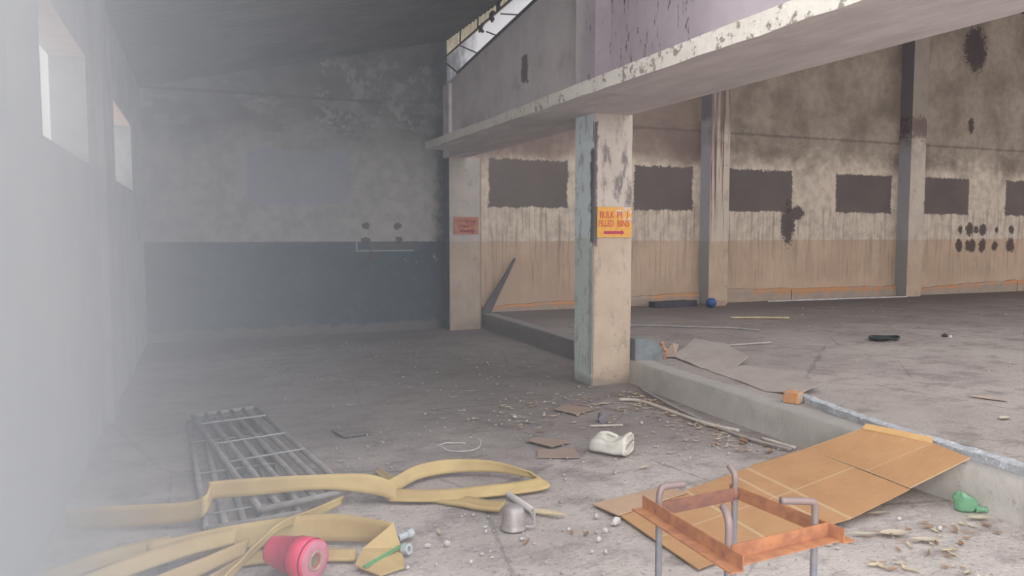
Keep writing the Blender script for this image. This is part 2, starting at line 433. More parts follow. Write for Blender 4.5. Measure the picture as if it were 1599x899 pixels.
structure(link('floor_platform', bm, M_RF, smooth=True), 'raised grey cement floor of the right hall', 'floor')

bm = B()      # far wall
box(bm, (-1.0, WALL_Y, -.05), (24.5, WALL_Y + .25, 6.6))
structure(link('wall_far', bm, M_FAR), 'stained far wall with blocked-up windows and a dark green dado at its left', 'wall')

# left wall with three window openings
OPEN = [(2.45, 3.92), (4.66, 6.47), (8.35, 10.37)]; ZS, ZT, TH = 2.04, 2.83, .22
bm = B()
def wbox(y0, y1, z0, z1):
    v = box(bm, (-TH, y0, z0), (0, y1, z1))
    for q in v: q.co.x += lx(q.co.y)
wbox(1.95, WALL_Y, -.05, ZS); wbox(1.95, WALL_Y, ZT, 3.75)
e = 1.95
for a, b in OPEN: wbox(e, a, ZS, ZT); e = b
wbox(e, WALL_Y, ZS, ZT)
for q in box(bm, (0, 7.0, 0), (.055, 7.4, 3.7)): q.co.x += lx(q.co.y)
structure(link('wall_left', bm, M_LW), 'hazy limewashed left wall with three high window openings', 'wall')
mlin = plain('pink_plaster_reveal', (.52, .38, .30), (.42, .31, .25), 9)
msill = plain('pale_window_reveal', (.27, .265, .25), (.21, .205, .195), 9)
for i, (a, b) in enumerate(OPEN):
    bm = B()
    def rb(x0, x1, y0, y1, z0, z1, mi=0):
        for q in box(bm, (x0, y0, z0), (x1, y1, z1), mi): q.co.x += lx(q.co.y)
    rb(-TH-.01, .004, a, b, ZT - .015, ZT, 1); rb(-TH-.01, .004, b - .015, b, ZS, ZT - .015); rb(-TH-.01, .004, a, a + .015, ZS, ZT - .015)
    rb(-TH-.01, .004, a + .015, b - .015, ZS, ZS + .015)
    fr = structure(link('window_%d' % (i+1), bm, [msill, mlin]))
    fr['label'] = ['glassless window opening at the left edge of the hall', 'bright glassless window opening with a pink plastered head', 'far glassless window opening, only its pale jamb showing'][i]
    fr['category'] = 'window'

# corrugated lean-to roof over the lower bay
bm = B(); rz = lambda x: 4.665 + .235 * (x - 4.15)
rows = []
n = int(7.4 / .0365)
for k in range(n + 1):
    y = 4.7 + 7.4 * k / n; w = .024 * math.sin(2 * PI * (y / .146))
    rows.append([(-1.15, y, rz(-1.15) + w), (1.2, y, rz(1.2) + w), (1.205, y, rz(1.205) + w - .012), (4.16, y, rz(4.16) + w)])
loft(bm, rows, closed=False)
structure(link('ceiling', bm, M_ROOF, smooth=True), 'soot-dark corrugated roof sloping up over the lower bay', 'ceiling')
bm = B(); box(bm, (6.4, 4.5, 6.55), (24.5, WALL_Y + .2, 6.65))
structure(link('ceiling_hall', bm, M_ROOF), 'dark roof over the right hall', 'ceiling')

# pillars
bm = B(); box(bm, (3.83, 6.87, -.02), (4.285, 7.27, 2.75))
bmesh.ops.subdivide_edges(bm, edges=[e for e in bm.edges if abs(e.verts[0].co.z - e.verts[1].co.z) > 1], cuts=34)
bevel_e = [e for e in bm.edges if abs(e.verts[0].co.z - e.verts[1].co.z) > .01]
for v in bm.verts:
    a = mnoise.noise(Vector((v.co.x*5, v.co.y*5, v.co.z*4.2))) + .6 * mnoise.noise(Vector((v.co.x*5, v.co.y*9, v.co.z*15)))
    v.co.x += .009 * a; v.co.y += .007 * a
bmesh.ops.bevel(bm, geom=bevel_e, offset=.010, segments=2, affect='EDGES')
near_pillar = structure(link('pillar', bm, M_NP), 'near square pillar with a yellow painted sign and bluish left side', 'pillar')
bm = B(); box(bm, (3.95, 11.75, -.02), (4.49, WALL_Y, 2.75))
structure(link('pillar', bm, M_FP), 'far square pillar against the end wall with a small faded sign', 'pillar')
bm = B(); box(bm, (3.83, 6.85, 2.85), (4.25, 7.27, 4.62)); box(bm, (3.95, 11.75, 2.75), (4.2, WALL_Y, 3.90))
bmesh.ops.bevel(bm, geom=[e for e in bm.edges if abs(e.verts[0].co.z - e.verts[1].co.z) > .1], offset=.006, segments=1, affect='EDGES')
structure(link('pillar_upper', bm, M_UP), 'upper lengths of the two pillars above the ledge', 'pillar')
for (x0, x1) in ((9.0, 9.43), (14.11, 14.54)):
    bm = B(); box(bm, (x0, 11.75, .1), (x1, WALL_Y, 6.5))
    structure(link('pilaster', bm, M_PIL), 'dark-red streaked pilaster on the far wall' if x0 < 10 else 'plain pilaster with a grey-shaded side near the right end of the far wall', 'pilaster')

# ledge slab and upper wall
bm = B()
ys = [-1.5 + (10.75 + 1.5) * k / 60 for k in range(61)]
rows = []
for y in ys:
    a = .012 * mnoise.noise(Vector((y*3, 0, 0))) + .006 * mnoise.noise(Vector((y*11, 2, 0))); b = .010 * mnoise.noise(Vector((y*4, 7, 0)))
    h = .10 + .035 * max(0, min(1, (8 - y) / 4))
    rows.append([(3.26 + a, y, 2.745 + b), (3.26 + a * .5, y, 2.745 + h), (4.24, y, 2.745 + h), (4.24, y, 2.745)])
vr = loft(bm, rows)
for f in bm.faces:
    f.material_index = 0
bm.normal_update()
bmesh.ops.recalc_face_normals(bm, faces=bm.faces[:])
for f in bm.faces:
    f.material_index = 1 if f.normal.z < -.7 else 0
structure(link('ledge_slab', bm, [M_FAS, M_SOF]), 'long concrete ledge with chipped cream edge running over the pillars', 'ledge')
bm = B(); box(bm, (3.95, 10.74, 2.75), (4.24, 11.76, 2.86))
structure(link('beam', bm, M_SOF), 'short beam joining the ledge to the far pillar', 'beam')
bm = B()
TOP = [(WALL_Y, 3.93), (11.483, 3.997), (8.60, 4.328), (7.27, 4.48), (-1.5, 4.60)]
prev = None
a = [bm.verts.new((4.0, y, 2.84)) for y, z in TOP]; b = [bm.verts.new((4.0, y, z)) for y, z in TOP]
a2 = [bm.verts.new((4.10, y, 2.84)) for y, z in TOP]; b2 = [bm.verts.new((4.10, y, z)) for y, z in TOP]
for i in range(len(TOP) - 1):
    for q in ((a[i],a[i+1],b[i+1],b[i]), (a2[i],b2[i],b2[i+1],a2[i+1]), (b[i],b[i+1],b2[i+1],b2[i]), (a[i],a2[i],a2[i+1],a[i+1])): bm.faces.new(q)
bm.faces.new((a[0],b[0],b2[0],a2[0])); bm.faces.new((a[-1],a2[-1],b2[-1],b[-1]))
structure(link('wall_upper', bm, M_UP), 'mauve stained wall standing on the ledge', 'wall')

# clerestory glazing above the upper wall
t = NT('frosted_dirty_glass', .6, .3); nn = t.noise(t.pos(), 3, 6); n9 = t.noise(t.pos(), 60, 2)
x, y, z = t.xyz()
dirt = t.step(t.add(y, t.mul(t.sub(nn, .5), 2.5)), 10.4, 11.9)
tr = t.n.new('ShaderNodeBsdfTranslucent'); t.put(tr.inputs[0], t.mix(dirt, t.mix(t.step(n9, .4, .6), (1, 1, 1), (.9, .93, .96)), (.22, .23, .25)))
t.l.new(tr.outputs[0], t.n['Material Output'].inputs['Surface']); M_FROST = t.m
t = NT('yellowed_glass', .6, .3); nn = t.noise(t.pos(), 5, 5)
tr = t.n.new('ShaderNodeBsdfTranslucent'); t.put(tr.inputs[0], t.mix(t.step(nn, .4, .65), (.85, .76, .54), (.62, .56, .40)))
t.l.new(tr.outputs[0], t.n['Material Output'].inputs['Surface']); M_YEL = t.m
M_IRON = plain('dark_iron', (.05, .04, .04), (.09, .06, .05), 20, .7, .3)
zlow = lambda y: 3.997 + (11.483 - y) * .115
zup = lambda y: 4.362 + (11.943 - y) * .066
bm = B(); XF = 3.985
tube(bm, [(XF, 12.03, zup(12.03)), (XF, 8.2, zup(8.2))], .016, 6); tube(bm, [(XF, 11.45, zlow(11.45)), (XF, 8.2, zlow(8.2))], .020, 6)
tube(bm, [(XF, 11.95, 4.24), (XF, 11.42, 4.0)], .013, 6)
for y0, y1, z0, z1 in ((11.3, 10.55, 4.38, 4.11), (10.2, 9.82, 4.33, 4.19), (9.68, 9.1, 4.44, 4.28)):
    tube(bm, [(XF, y0, z0), (XF, y1, z1)], .010, 6)
for y in (11.3, 10.55, 9.76): tube(bm, [(XF, y, zup(y)), (XF, y - .02, 4.615)], .013, 6)
win4 = structure(link('window_4', bm, M_IRON), 'broken clerestory window with dirty frosted panes under the roof edge', 'window')
bm = B(); f = [bm.verts.new((4.02, y, z)) for y, z in ((12.04, zlow(12.04) - .02), (8.3, zlow(8.3) - .02), (8.3, zup(8.3) - .002), (12.04, zup(12.04) - .002))]; bm.faces.new(f)
link('pane', bm, M_FROST, win4)
bm = B(); f = [bm.verts.new((4.02, y, z)) for y, z in ((12.04, zup(12.04) + .002), (8.2, zup(8.2) + .002), (8.2, 4.665), (12.04, 4.665))]; bm.faces.new(f)
link('pane', bm, M_YEL, win4)['label'] = 'yellowed upper strip of panes'

# painted signs
M_YP = NT('faded_yellow_sign_paint', .85, .15); t = M_YP; p = t.pos(); x, y, z = t.xyz(); n1 = t.noise(p, 9, 6, .7); n2 = t.noise(p, 26, 4)
c = t.mix(t.step(n2, .4, .7), (.62, .33, .075), (.55, .26, .075))
peel = t.mul(t.step(n1, .45, .5), t.rect(x, z, 4.18, 4.40, 1.68, 1.9, .06)); peel = t.mx(peel, t.mul(t.step(n1, .55, .6), t.rect(x, z, 3.85, 4.2, 1.74, 1.9, .05)))
t.color(t.mix(peel, c, (.52, .46, .42))); M_YP = t.m
M_RED = plain('red_lettering_paint', (.52, .075, .05), (.45, .10, .06), 40, .85)
M_MAG = plain('magenta_arrow_paint', (.40, .035, .09), (.35, .05, .09), 40, .85)
def text(s, loc, size, mat, parent, sx=1.0):
    cu = bpy.data.curves.new('lettering', 'FONT'); cu.body = s; cu.size = size; cu.extrude = .0012; cu.offset = .0015; cu.materials.append(mat)
    tmp = bpy.data.objects.new('tmp', cu); C.objects.link(tmp); bpy.context.view_layer.update()
    me = bpy.data.meshes.new_from_object(tmp.evaluated_get(bpy.context.evaluated_depsgraph_get())); bpy.data.objects.remove(tmp)
    me.transform(Matrix.Translation(Vector(loc) - root_of(parent)) @ Matrix.Rotation(PI/2, 4, 'X') @ Matrix.Diagonal((sx, 1, 1, 1)))
    o = bpy.data.objects.new('lettering', me); C.objects.link(o); o.parent = parent; return o
SY = 6.853
bm = B(); box(bm, (3.868, SY, 1.508), (4.272, SY + .012, 1.815))
sign = recenter(tag(link('painted_sign', bm, M_YP), 'yellow painted sign with red letters and arrow on the near pillar', 'sign'), (4.07, SY, 1.508))
text('BULK', (3.895, SY - .001, 1.705), .092, M_RED, sign, .76); text('PI', (4.095, SY - .001, 1.705), .092, M_RED, sign, .95); text(')', (4.208, SY - .001, 1.710), .09, M_RED, sign, .8)
text('FILLED', (3.882, SY - .001, 1.618), .092, M_RED, sign, .66); text('BINS', (4.098, SY - .001, 1.618), .092, M_RED, sign, .76)
def arrow(x0, x1, z, h, y):
    bm = B(); o = [(x0, z - h), (x1 - h*2.4, z - h), (x1 - h*2.4, z - 2.1*h), (x1, z), (x1 - h*2.4, z + 2.1*h), (x1 - h*2.4, z + h), (x0, z + h)]
    a = [bm.verts.new((q, y, r)) for q, r in o]; b = [bm.verts.new((q, y + .003, r)) for q, r in o]
    bm.faces.new(a); bm.faces.new(b[::-1])
    for i in range(7): bm.faces.new((a[i], b[i], b[(i+1) % 7], a[(i+1) % 7]))
    return bm
link('arrow', arrow(3.945, 4.185, 1.557, .014, SY - .002), M_MAG, sign)
bm = B(); box(bm, (4.02, 11.738, 1.53), (4.44, 11.752, 1.81))
M_FADE = plain('faded_orange_sign_paint', (.34, .16, .09), (.30, .11, .085), 14, .9)
fs = recenter(tag(link('painted_sign', bm, M_FADE), 'small faded red and orange sign on the far pillar', 'sign'), (4.23, 11.738, 1.53))
M_FR = plain('faded_red_lettering_paint', (.20, .035, .04), (.22, .05, .05), 30, .9)
link('arrow', arrow(4.12, 4.38, 1.585, .022, 11.735), M_FR, fs)
bm = B(); rr = random.Random(3)
for zz, x0, x1 in ((1.745, 4.05, 4.41), (1.665, 4.10, 4.36)):
    xx = x0
    while xx < x1:
        w = rr.uniform(.018, .035); hh = rr.uniform(.02, .032); box(bm, (xx, 11.735, zz - hh), (xx + .008, 11.738, zz + hh))
        box(bm, (xx, 11.735, zz + rr.choice((-hh, 0, hh)) - .004), (xx + w, 11.738, zz + .004 + hh*.2)); xx += w + .012
link('lettering', bm, M_FR, fs)

# ragged plaster skirting along the far wall of the right hall
t = NT('rust_edged_skirting_plaster', .9, .12); p = t.pos(); x, y, z = t.xyz(); n1 = t.noise(p, 5, 6, .7); u, v, w_ = t.xyz(t.uv())
c = t.mix(t.step(n1, .35, .65), (.26, .215, .18), (.33, .25, .19)); orange = t.mul(t.step(t.add(v, t.mul(t.sub(n1, .5), .9)), .5, .8), t.step(t.noise(p, 1.3, 3), .40, .55))
c = t.mix(t.mul(orange, .85), c, (.42, .20, .085)); c = t.mix(t.step(v, .93, .99), c, (.13, .06, .045)); t.color(c); t.bump(n1, .4, .02); M_SK = t.m
def skirting(x0, x1, hs, seed):
    bm = B(); uvl = bm.loops.layers.uv.new('UVMap'); rows = []; n = max(2, int((x1 - x0) / .1))
    for k in range(n + 1):
        s = k / n; X = x0 + (x1 - x0) * s
        h = hs[0] + (hs[1] - hs[0]) * s + .035 * mnoise.noise(Vector((X * 1.5, seed, 0))) + .014 * mnoise.noise(Vector((X * 6, seed, 3)))
        d = .06 + .02 * mnoise.noise(Vector((X * 2, seed, 9)))
        rows.append([(X, WALL_Y, .17), (X, WALL_Y - d, .17), (X, WALL_Y - d, .17 + h * .8), (X, WALL_Y - d * .6, .17 + h), (X, WALL_Y, .17 + h)])
    vs = (0, .05, .75, .97, 1); vr = loft(bm, rows)
    bm.verts.index_update(); idx = {}
    for r in vr:
        for q, vert in enumerate(r): idx[vert] = vs[q]
    for f in bm.faces:
        for l in f.loops: l[uvl].uv = (0, idx[l.vert])
    return bm
sk = [(4.6, 6.6, (.16, .22)), (6.62, 8.98, (.20, .27)), (9.45, 11.2, (.33, .27)), (11.22, 14.1, (.27, .27)), (14.56, 18.0, (.18, .30)), (18.02, 24, (.28, .28))]
for i, (a, b, h) in enumerate(sk):
    structure(link('baseboard_far', skirting(a, b, h, i * 5 + 1), M_SK), 'ragged rust-edged plaster skirting along the far wall', 'baseboard')['group'] = 'skirting lengths along the far wall'
# broken lip at the edge of the raised floor
t = NT('broken_lip_plaster', .85, .15); n1 = t.noise(t.pos(), 9, 6, .75); n2 = t.noise(t.pos(), 30, 4)
c = t.mix(t.step(n1, .38, .6), (.46, .48, .51), (.36, .36, .37)); c = t.mix(t.mul(t.step(n2, .55, .65), .7), c, (.62, .64, .66)); t.color(c); t.bump(n1, .8, .03); M_LIP = t.m
rows = []
for (x, y) in spline([(4.49, 4.78), (4.38, 4.40), (4.29, 3.9), (4.235, 3.5), (4.20, 3.0), (4.18, 2.5), (4.17, 1.0)], 24):
    a = .6 * mnoise.noise(Vector((y*5, 0, 0))); b = .8 * mnoise.noise(Vector((y*13, 5, 0)))
    rows.append([(x + .012*a, y, PZ - .01), (x + .012*b, y, PZ + .045 + .016*a), (x + .05 + .02*a, y, PZ + .058 + .012*b), (x + .10 + .03*b, y, PZ + .03 + .012*a), (x + .17, y, PZ - .01)])
bm = B(); loft(bm, rows)
structure(link('trim_1', bm, M_LIP, smooth=False), 'broken bluish-white plaster lip on the step edge', 'trim')
# ------------------------------------------------------------------ cardboard
def mat_card(name, a, b, lines=(), crease=(.55, .40, .25), vl=()):
    t = NT(name, .85, .15); n1 = t.noise(t.obj(), 4, 6, .7); n2 = t.noise(t.scale(t.obj(), (3, 22, 3)), 3, 3)
    c = t.mix(t.step(n1, .35, .7), a, b); c = t.mix(t.mul(t.step(n2, .5, .7), .15), c, crease)
    u, v, w = t.xyz(t.uv())
    for ax, ls in ((u, lines), (v, vl)):
        for q in ls: c = t.mix(t.mul(t.step(t.math('ABSOLUTE', t.sub(ax, q)), .010, .004), .75), c, crease)
    t.color(c); t.bump(n1, .1, .01); return t.m
def sheet(cols, mat, name, parent=None, thick=.006, k=6, sub=6, wav=.004):
    """cols: list of (far point, near point) across the sheet; linear between columns"""
    bm = B(); uvl = bm.loops.layers.uv.new('UVMap'); G = []
    L = len(cols) - 1
    for i in range(L * k + 1):
        c = min(i // k, L - 1); f = (i - c * k) / k
        a = Vector(cols[c][0]).lerp(Vector(cols[c+1][0]), f); b = Vector(cols[c][1]).lerp(Vector(cols[c+1][1]), f)
        row = []
        for j in range(sub + 1):
            p = a.lerp(b, j / sub); p.z += wav * (mnoise.noise(Vector((p.x * 4, p.y * 4, 0))) + .2)
            row.append((p, (i / (L * k), j / sub)))
        G.append(row)
    V = [[[bm.verts.new(p - Vector((0, 0, o))) for p, _ in row] for row in G] for o in (0, thick)]
    uvm = {}
    for lay in V:
        for row, r in zip(lay, G):
            for v, (_, q) in zip(row, r): uvm[v] = q
    n, m = len(G), sub + 1
    for lay in V:
        for i in range(n - 1):
            for j in range(m - 1): bm.faces.new((lay[i][j], lay[i+1][j], lay[i+1][j+1], lay[i][j+1]))
    for i in range(n - 1):
        for j in (0, m - 1): bm.faces.new((V[0][i][j], V[0][i+1][j], V[1][i+1][j], V[1][i][j]))
    for j in range(m - 1):
        for i in (0, n - 1): bm.faces.new((V[0][i][j], V[0][i][j+1], V[1][i][j+1], V[1][i][j]))
    for f in bm.faces:
        for l in f.loops: l[uvl].uv = uvm[l.vert]
    return link(name, bm, mat, parent)
M_CARD = mat_card('brown_cardboard', (.47, .27, .135), (.42, .235, .115), (.333, .666, .57), vl=(.5,))
M_CARD2 = mat_card('pale_cardboard', (.50, .345, .235), (.45, .30, .20))
M_CEND = plain('bright_cardboard_edge', (.58, .36, .16), (.52, .31, .13), 9)
root = empty('cardboard_sheet', (3.0, 3.5, 0), 'large flattened brown cardboard carton sloping from the floor up onto the step', 'cardboard')
sheet([((2.169, 3.588, .014), (2.148, 2.845, .014)), ((2.725, 3.744, .024), (2.66, 2.937, .022)), ((3.332, 3.917, .037), (3.224, 2.977, .045)), ((3.845, 3.934, .105), (3.771, 3.069, .102))], M_CARD, 'panel', root, wav=.003)
M_CARD3 = mat_card('brown_cardboard_panel', (.47, .27, .135), (.42, .235, .115), (0.0,), vl=(0.0, 1.0))
sheet([((3.845, 3.934, .107), (3.812, 3.407, .108)), ((4.075, 3.687, .277), (4.181, 3.254, .277))], M_CARD3, 'panel', root, k=5, sub=4, wav=.002)
sheet([((3.812, 3.405, .108), (3.768, 3.065, .112)), ((4.181, 3.252, .278), (4.131, 2.975, .268))], M_CARD3, 'panel', root, k=5, sub=4, wav=.002)
sheet([((4.069, 3.683, .279), (4.176, 3.25, .279)), ((4.114, 3.70, .302), (4.232, 3.30, .298))], M_CEND, 'flap', root, k=2, sub=6, wav=.003)
sheet([((2.124, 3.794, .010), (2.147, 3.552, .024)), ((2.67, 3.896, .012), (2.707, 3.689, .036))], M_CARD2, 'flap', root, k=4, sub=4, wav=.002)
sheet([((3.463, 4.01, .02), (3.328, 3.912, .037)), ((3.963, 4.035, .07), (3.86, 3.937, .104))], M_CEND, 'flap', root, k=4, sub=2, wav=.002)

M_GC = mat_card('dusty_grey_cardboard', (.36, .315, .28), (.31, .27, .24), (), (.42, .36, .30))
M_BC = mat_card('dull_brown_cardboard', (.33, .25, .205), (.29, .22, .18))
def scrap(name, pts, mat, label, cat='cardboard', t=.006, group=None):
    bm = B(); slab_poly(bm, pts, t); o = link(name, bm, mat)
    c = sum((Vector(p) for p in pts), Vector()) / len(pts); return recenter(tag(o, label, cat, group), (c.x, c.y, min(p[2] for p in pts) - t))
sheet_o = sheet([((4.768, 6.815, .255), (4.635, 6.143, .243)), ((5.10, 7.08, .285), (4.67, 5.98, .246)), ((5.444, 7.356, .33), (4.75, 5.84, .25)), ((5.60, 7.022, .32), (5.172, 6.097, .33))], M_GC, 'cardboard_sheet', wav=.010)
recenter(tag(sheet_o, 'dusty grey cardboard sheet lying on the raised floor beside the near pillar', 'cardboard'), (5.1, 6.4, .25))
sheet_o = sheet([((4.66, 6.10, .244), (4.61, 5.96, .243)), ((5.012, 5.943, .275), (4.56, 5.60, .243)), ((5.028, 5.361, .29), (4.44, 5.02, .243)), ((4.854, 4.836, .31), (4.583, 4.75, .272))], M_GC, 'cardboard_sheet', wav=.008)
recenter(tag(sheet_o, 'dusty grey cardboard sheet at the step edge beside the orange brick', 'cardboard'), (4.8, 5.3, .25))
scrap('cardboard_scrap', [(2.33, 5.17, .016), (2.45, 5.24, .012), (2.63, 5.01, .018), (2.42, 4.93, .02)], M_BC, 'diamond-shaped cardboard scrap behind the squarish scrap, left of the white can')
scrap('cardboard_scrap', [(2.31, 4.93, .009), (2.57, 4.86, .009), (2.50, 4.64, .009), (2.23, 4.76, .009)], M_BC, 'squarish cardboard scrap in front of the diamond scrap, left of the white can')
scrap('cardboard_scrap', [(2.97, 6.01, .015), (3.17, 6.15, .012), (3.30, 5.86, .02), (3.06, 5.76, .016)], M_BC, 'brown cardboard scrap on the floor in front of the near pillar')
scrap('cardboard_scrap', [(1.05, 6.06, .016), (1.10, 5.80, .018), (1.32, 5.84, .012), (1.32, 6.05, .01)], plain('dark_dusty_cardboard', (.20, .17, .16)), 'dark curled cardboard scrap right of the steel grilles')
scrap('paper_scrap', [(5.80, 4.22, .245), (5.86, 4.20, .25), (5.95, 4.02, .243), (5.90, 3.96, .245), (5.84, 4.08, .246)], plain('buff_paper', (.45, .36, .29)), 'torn buff paper scrap on the raised floor', 'paper', .003)

# ------------------------------------------------------------------ rusty angle-iron stand
M_RUST = plain('orange_rust', (.43, .195, .095), (.31, .135, .08), 16, .85, .2, .3)
M_RUSTD = plain('dark_rust', (.20, .10, .08), (.27, .13, .09), 14, .85, .2, .3)
def rodmat():
    t = NT('steel_rod', .55, .4); n = t.noise(t.obj(), 12, 5); x, y, z = t.xyz(t.pos())
    c = t.mix(t.step(n, .4, .65), (.20, .215, .25), (.27, .25, .26)); rust = t.step(t.add(z, t.mul(t.sub(n, .5), .15)), .38, .50)
    c = t.mix(t.mul(rust, .8), c, (.27, .19, .17)); t.color(c); t.inp('Metallic', .25); t.bump(n, .15, .005); return t.m
M_ROD = rodmat()
stand = empty('anchor_bolt_frame', (1.93, 2.35, 0), 'rusty angle-iron frame with four bent steel rods standing over the cardboard', 'frame')
H = .45
def angle(p, q, out, mat, w=.055, t=.006):
    """L-section bar from p to q: upright flange on the line, flat flange towards `out` at its foot"""
    p, q, o = Vector(p), Vector(q), Vector(out).normalized(); z = Vector((0, 0, 1))
    prof = [(0, 0), (w, 0), (w, t), (t, t), (t, w), (0, w)]
    bm = B(); loft(bm, [[e + o * a + z * b for a, b in prof] for e in (p, q)]); return link('angle_bar', bm, mat, stand)
pL, pB, pF, pR = Vector((1.735, 2.555, 0)), Vector((2.135, 2.585, 0)), Vector((1.72, 2.11, 0)), Vector((2.14, 2.14, 0))
dl = (pF - pL).normalized(); dr = (pR - pB).normalized()
up = Vector((0, 0, H - .03))
angle(pL - dl * .10 + up + Vector((-.012, 0, 0)), pF + dl * .10 + up + Vector((-.012, 0, 0)), (-1, 0, 0), M_RUST)
angle(pB - dr * .05 + up + Vector((.012, 0, .0)), pR + dr * .03 + Vector((.055, -.055, 0)) + up, (1, 0, 0), M_RUST)
angle(pL + up + Vector((.0, -.01, .003)), pB + up + Vector((0, -.01, .003)), (0, 1, 0), M_RUSTD)
angle(pF + up + Vector((.0, -.012, .003)), pR + up + Vector((.06, -.012, .003)), (0, -1, 0), M_RUST)
def rod(base, pts, r=.0135):
    bm = B(); tube(bm, spline([(base.x, base.y, 0), (base.x, base.y, H * .5)] + [(base.x + a, base.y + b, H + c) for a, b, c in pts], 5), r, 12); link('rod', bm, M_ROD, stand, True)
rod(pL, [(0, 0, .0), (0, 0, .045), (.008, .0, .078), (.03, .0, .088), (.12, .0, .085)])
rod(pB, [(0, 0, .0), (0, 0, .06), (0, .008, .085), (0, .04, .108)])
rod(pF, [(0, 0, .0), (0, 0, .09), (.004, .015, .12), (.022, .06, .135)])
rod(pR, [(0, 0, .0), (0, 0, .075), (-.008, 0, .103), (-.03, 0, .113), (-.145, .02, .125)])
for p in (pL, pB, pF, pR):
    bm = B(); bmesh.ops.create_icosphere(bm, subdivisions=2, radius=.02, matrix=Matrix.Translation((p.x, p.y, H - .005)) @ Matrix.Diagonal((1, 1, 1.3, 1)))
    link('weld', bm, M_RUSTD, stand, True)

# ------------------------------------------------------------------ steel grilles on the floor
M_GRILLE = plain('dusty_white_painted_steel', (.29, .27, .25), (.22, .205, .195), 9, .8, .2)
M_RODW = plain('thin_pale_rod', (.36, .35, .35), (.30, .30, .30), 9, .7)
def grille(fl, fr, nl, nr, label, nb=6, r=.019, rods=(.16, .42, .62, .9)):
    fl, fr, nl, nr = map(Vector, (fl, fr, nl, nr)); c = (fl + fr + nl + nr) / 4
    g = empty('steel_grille', (c.x, c.y, 0), label, 'grille', 'steel bar grilles on the floor')
    for a, b in ((fl, fr), (nl, nr)):
        bm = B(); tube(bm, [a, b], r, 8); link('end_bar', bm, M_GRILLE, g, True)
    for k in range(nb):
        s = k / (nb - 1); bm = B(); tube(bm, [fl.lerp(fr, s), nl.lerp(nr, s)], r, 8); link('bar', bm, M_GRILLE, g, True)
    for q in rods:
        a, b = fl.lerp(nl, q), fr.lerp(nr, q); a.z += r; b.z += r
        bm = B(); tube(bm, [a, b], .006, 6); link('cross_rod', bm, M_RODW, g, True)
grille((.06, 6.72, .072), (.55, 6.82, .072), (.36, 4.27, .068), (.86, 4.40, .068), 'upper of two steel bar grilles, slanting right under the yellow hose')
grille((.03, 6.75, .020), (.52, 6.78, .020), (.085, 4.22, .020), (.56, 4.27, .020), 'lower of two steel bar grilles, its left bars fanning out along the floor', rods=(.3, .62, .93))

# ------------------------------------------------------------------ yellow lay-flat hoses
def mat_hose():
    t = NT('yellow_layflat_hose', .6, .3); n1 = t.noise(t.obj(), 5, 5); n2 = t.noise(t.obj(), 40, 3)
    c = t.mix(t.step(n1, .35, .65), (.50, .375, .165), (.44, .315, .145)); c = t.mix(t.mul(t.step(n2, .5, .7), .12), c, (.40, .30, .2)); t.color(c); t.bump(n2, .08, .005); return t.m
M_HOSE = mat_hose()
M_GREEN = plain('green_hose_stripe', (.12, .38, .16), (.10, .33, .14), 20)
def up_rows(pts, h, lean=(0, 0)):
    return [(x, y, z, x + lean[0], y + lean[1], z + hh) for (x, y, z), hh in zip(pts, h if isinstance(h, list) else [h] * len(pts))]
ha = empty('flat_hose', (1.0, 4.4, 0), 'yellow flat hose across the grilles, looping back on itself at the right end', 'hose')
bm = B()
ribbon(bm, [(-.66+.08, 4.55, .012, -.58, 4.52, .12), (-.29, 4.44, .012, -.29, 4.44, .13), (.0, 4.34, .03, .0, 4.36, .135), (.08, 4.30, .07, .09, 4.33, .17), (.115, 4.40, .10, .115, 4.40, .20), (.13, 4.46, .10, .13, 4.47, .195), (.36, 4.42, .10, .36, 4.44, .195), (.70, 4.38, .10, .70, 4.41, .18), (.98, 4.33, .05, .97, 4.37, .16), (1.10, 4.26, .014, 1.12, 4.33, .10)], .010)
link('hose_run', bm, M_HOSE, ha, True)
bm = B()
ribbon(bm, [(1.06, 4.27, .018, 1.10, 4.35, .06), (1.30, 4.17, .015, 1.33, 4.25, .055), (1.60, 4.12, .015, 1.62, 4.20, .055), (1.96, 4.10, .02, 1.93, 4.19, .06), (2.02, 4.16, .035, 1.95, 4.24, .075), (1.96, 4.27, .04, 1.93, 4.32, .085), (1.80, 4.50, .03, 1.79, 4.53, .10), (1.56, 4.62, .02, 1.55, 4.66, .10), (1.33, 4.58, .02, 1.33, 4.62, .10), (1.15, 4.43, .015, 1.14, 4.47, .09), (1.08, 4.38, .02, 1.06, 4.42, .085)], .010)
link('hose_run', bm, M_HOSE, ha, True)
bm = B(); ribbon(bm, [(1.09, 4.46, .012, 1.17, 4.47, .02), (1.12, 4.62, .012, 1.18, 4.60, .05), (1.12, 4.88, .012, 1.145, 4.86, .03)], .009); link('hose_run', bm, M_HOSE, ha, True)
bm = B(); ribbon(bm, [(1.18, 4.32, .012, 1.26, 4.40, .012), (1.36, 4.12, .014, 1.44, 4.21, .014), (1.51, 3.93, .022, 1.61, 4.01, .022), (1.575, 3.86, .028, 1.66, 3.97, .028)], .016); link('hose_end', bm, M_HOSE, ha, True)['label'] = 'open end of the hose'

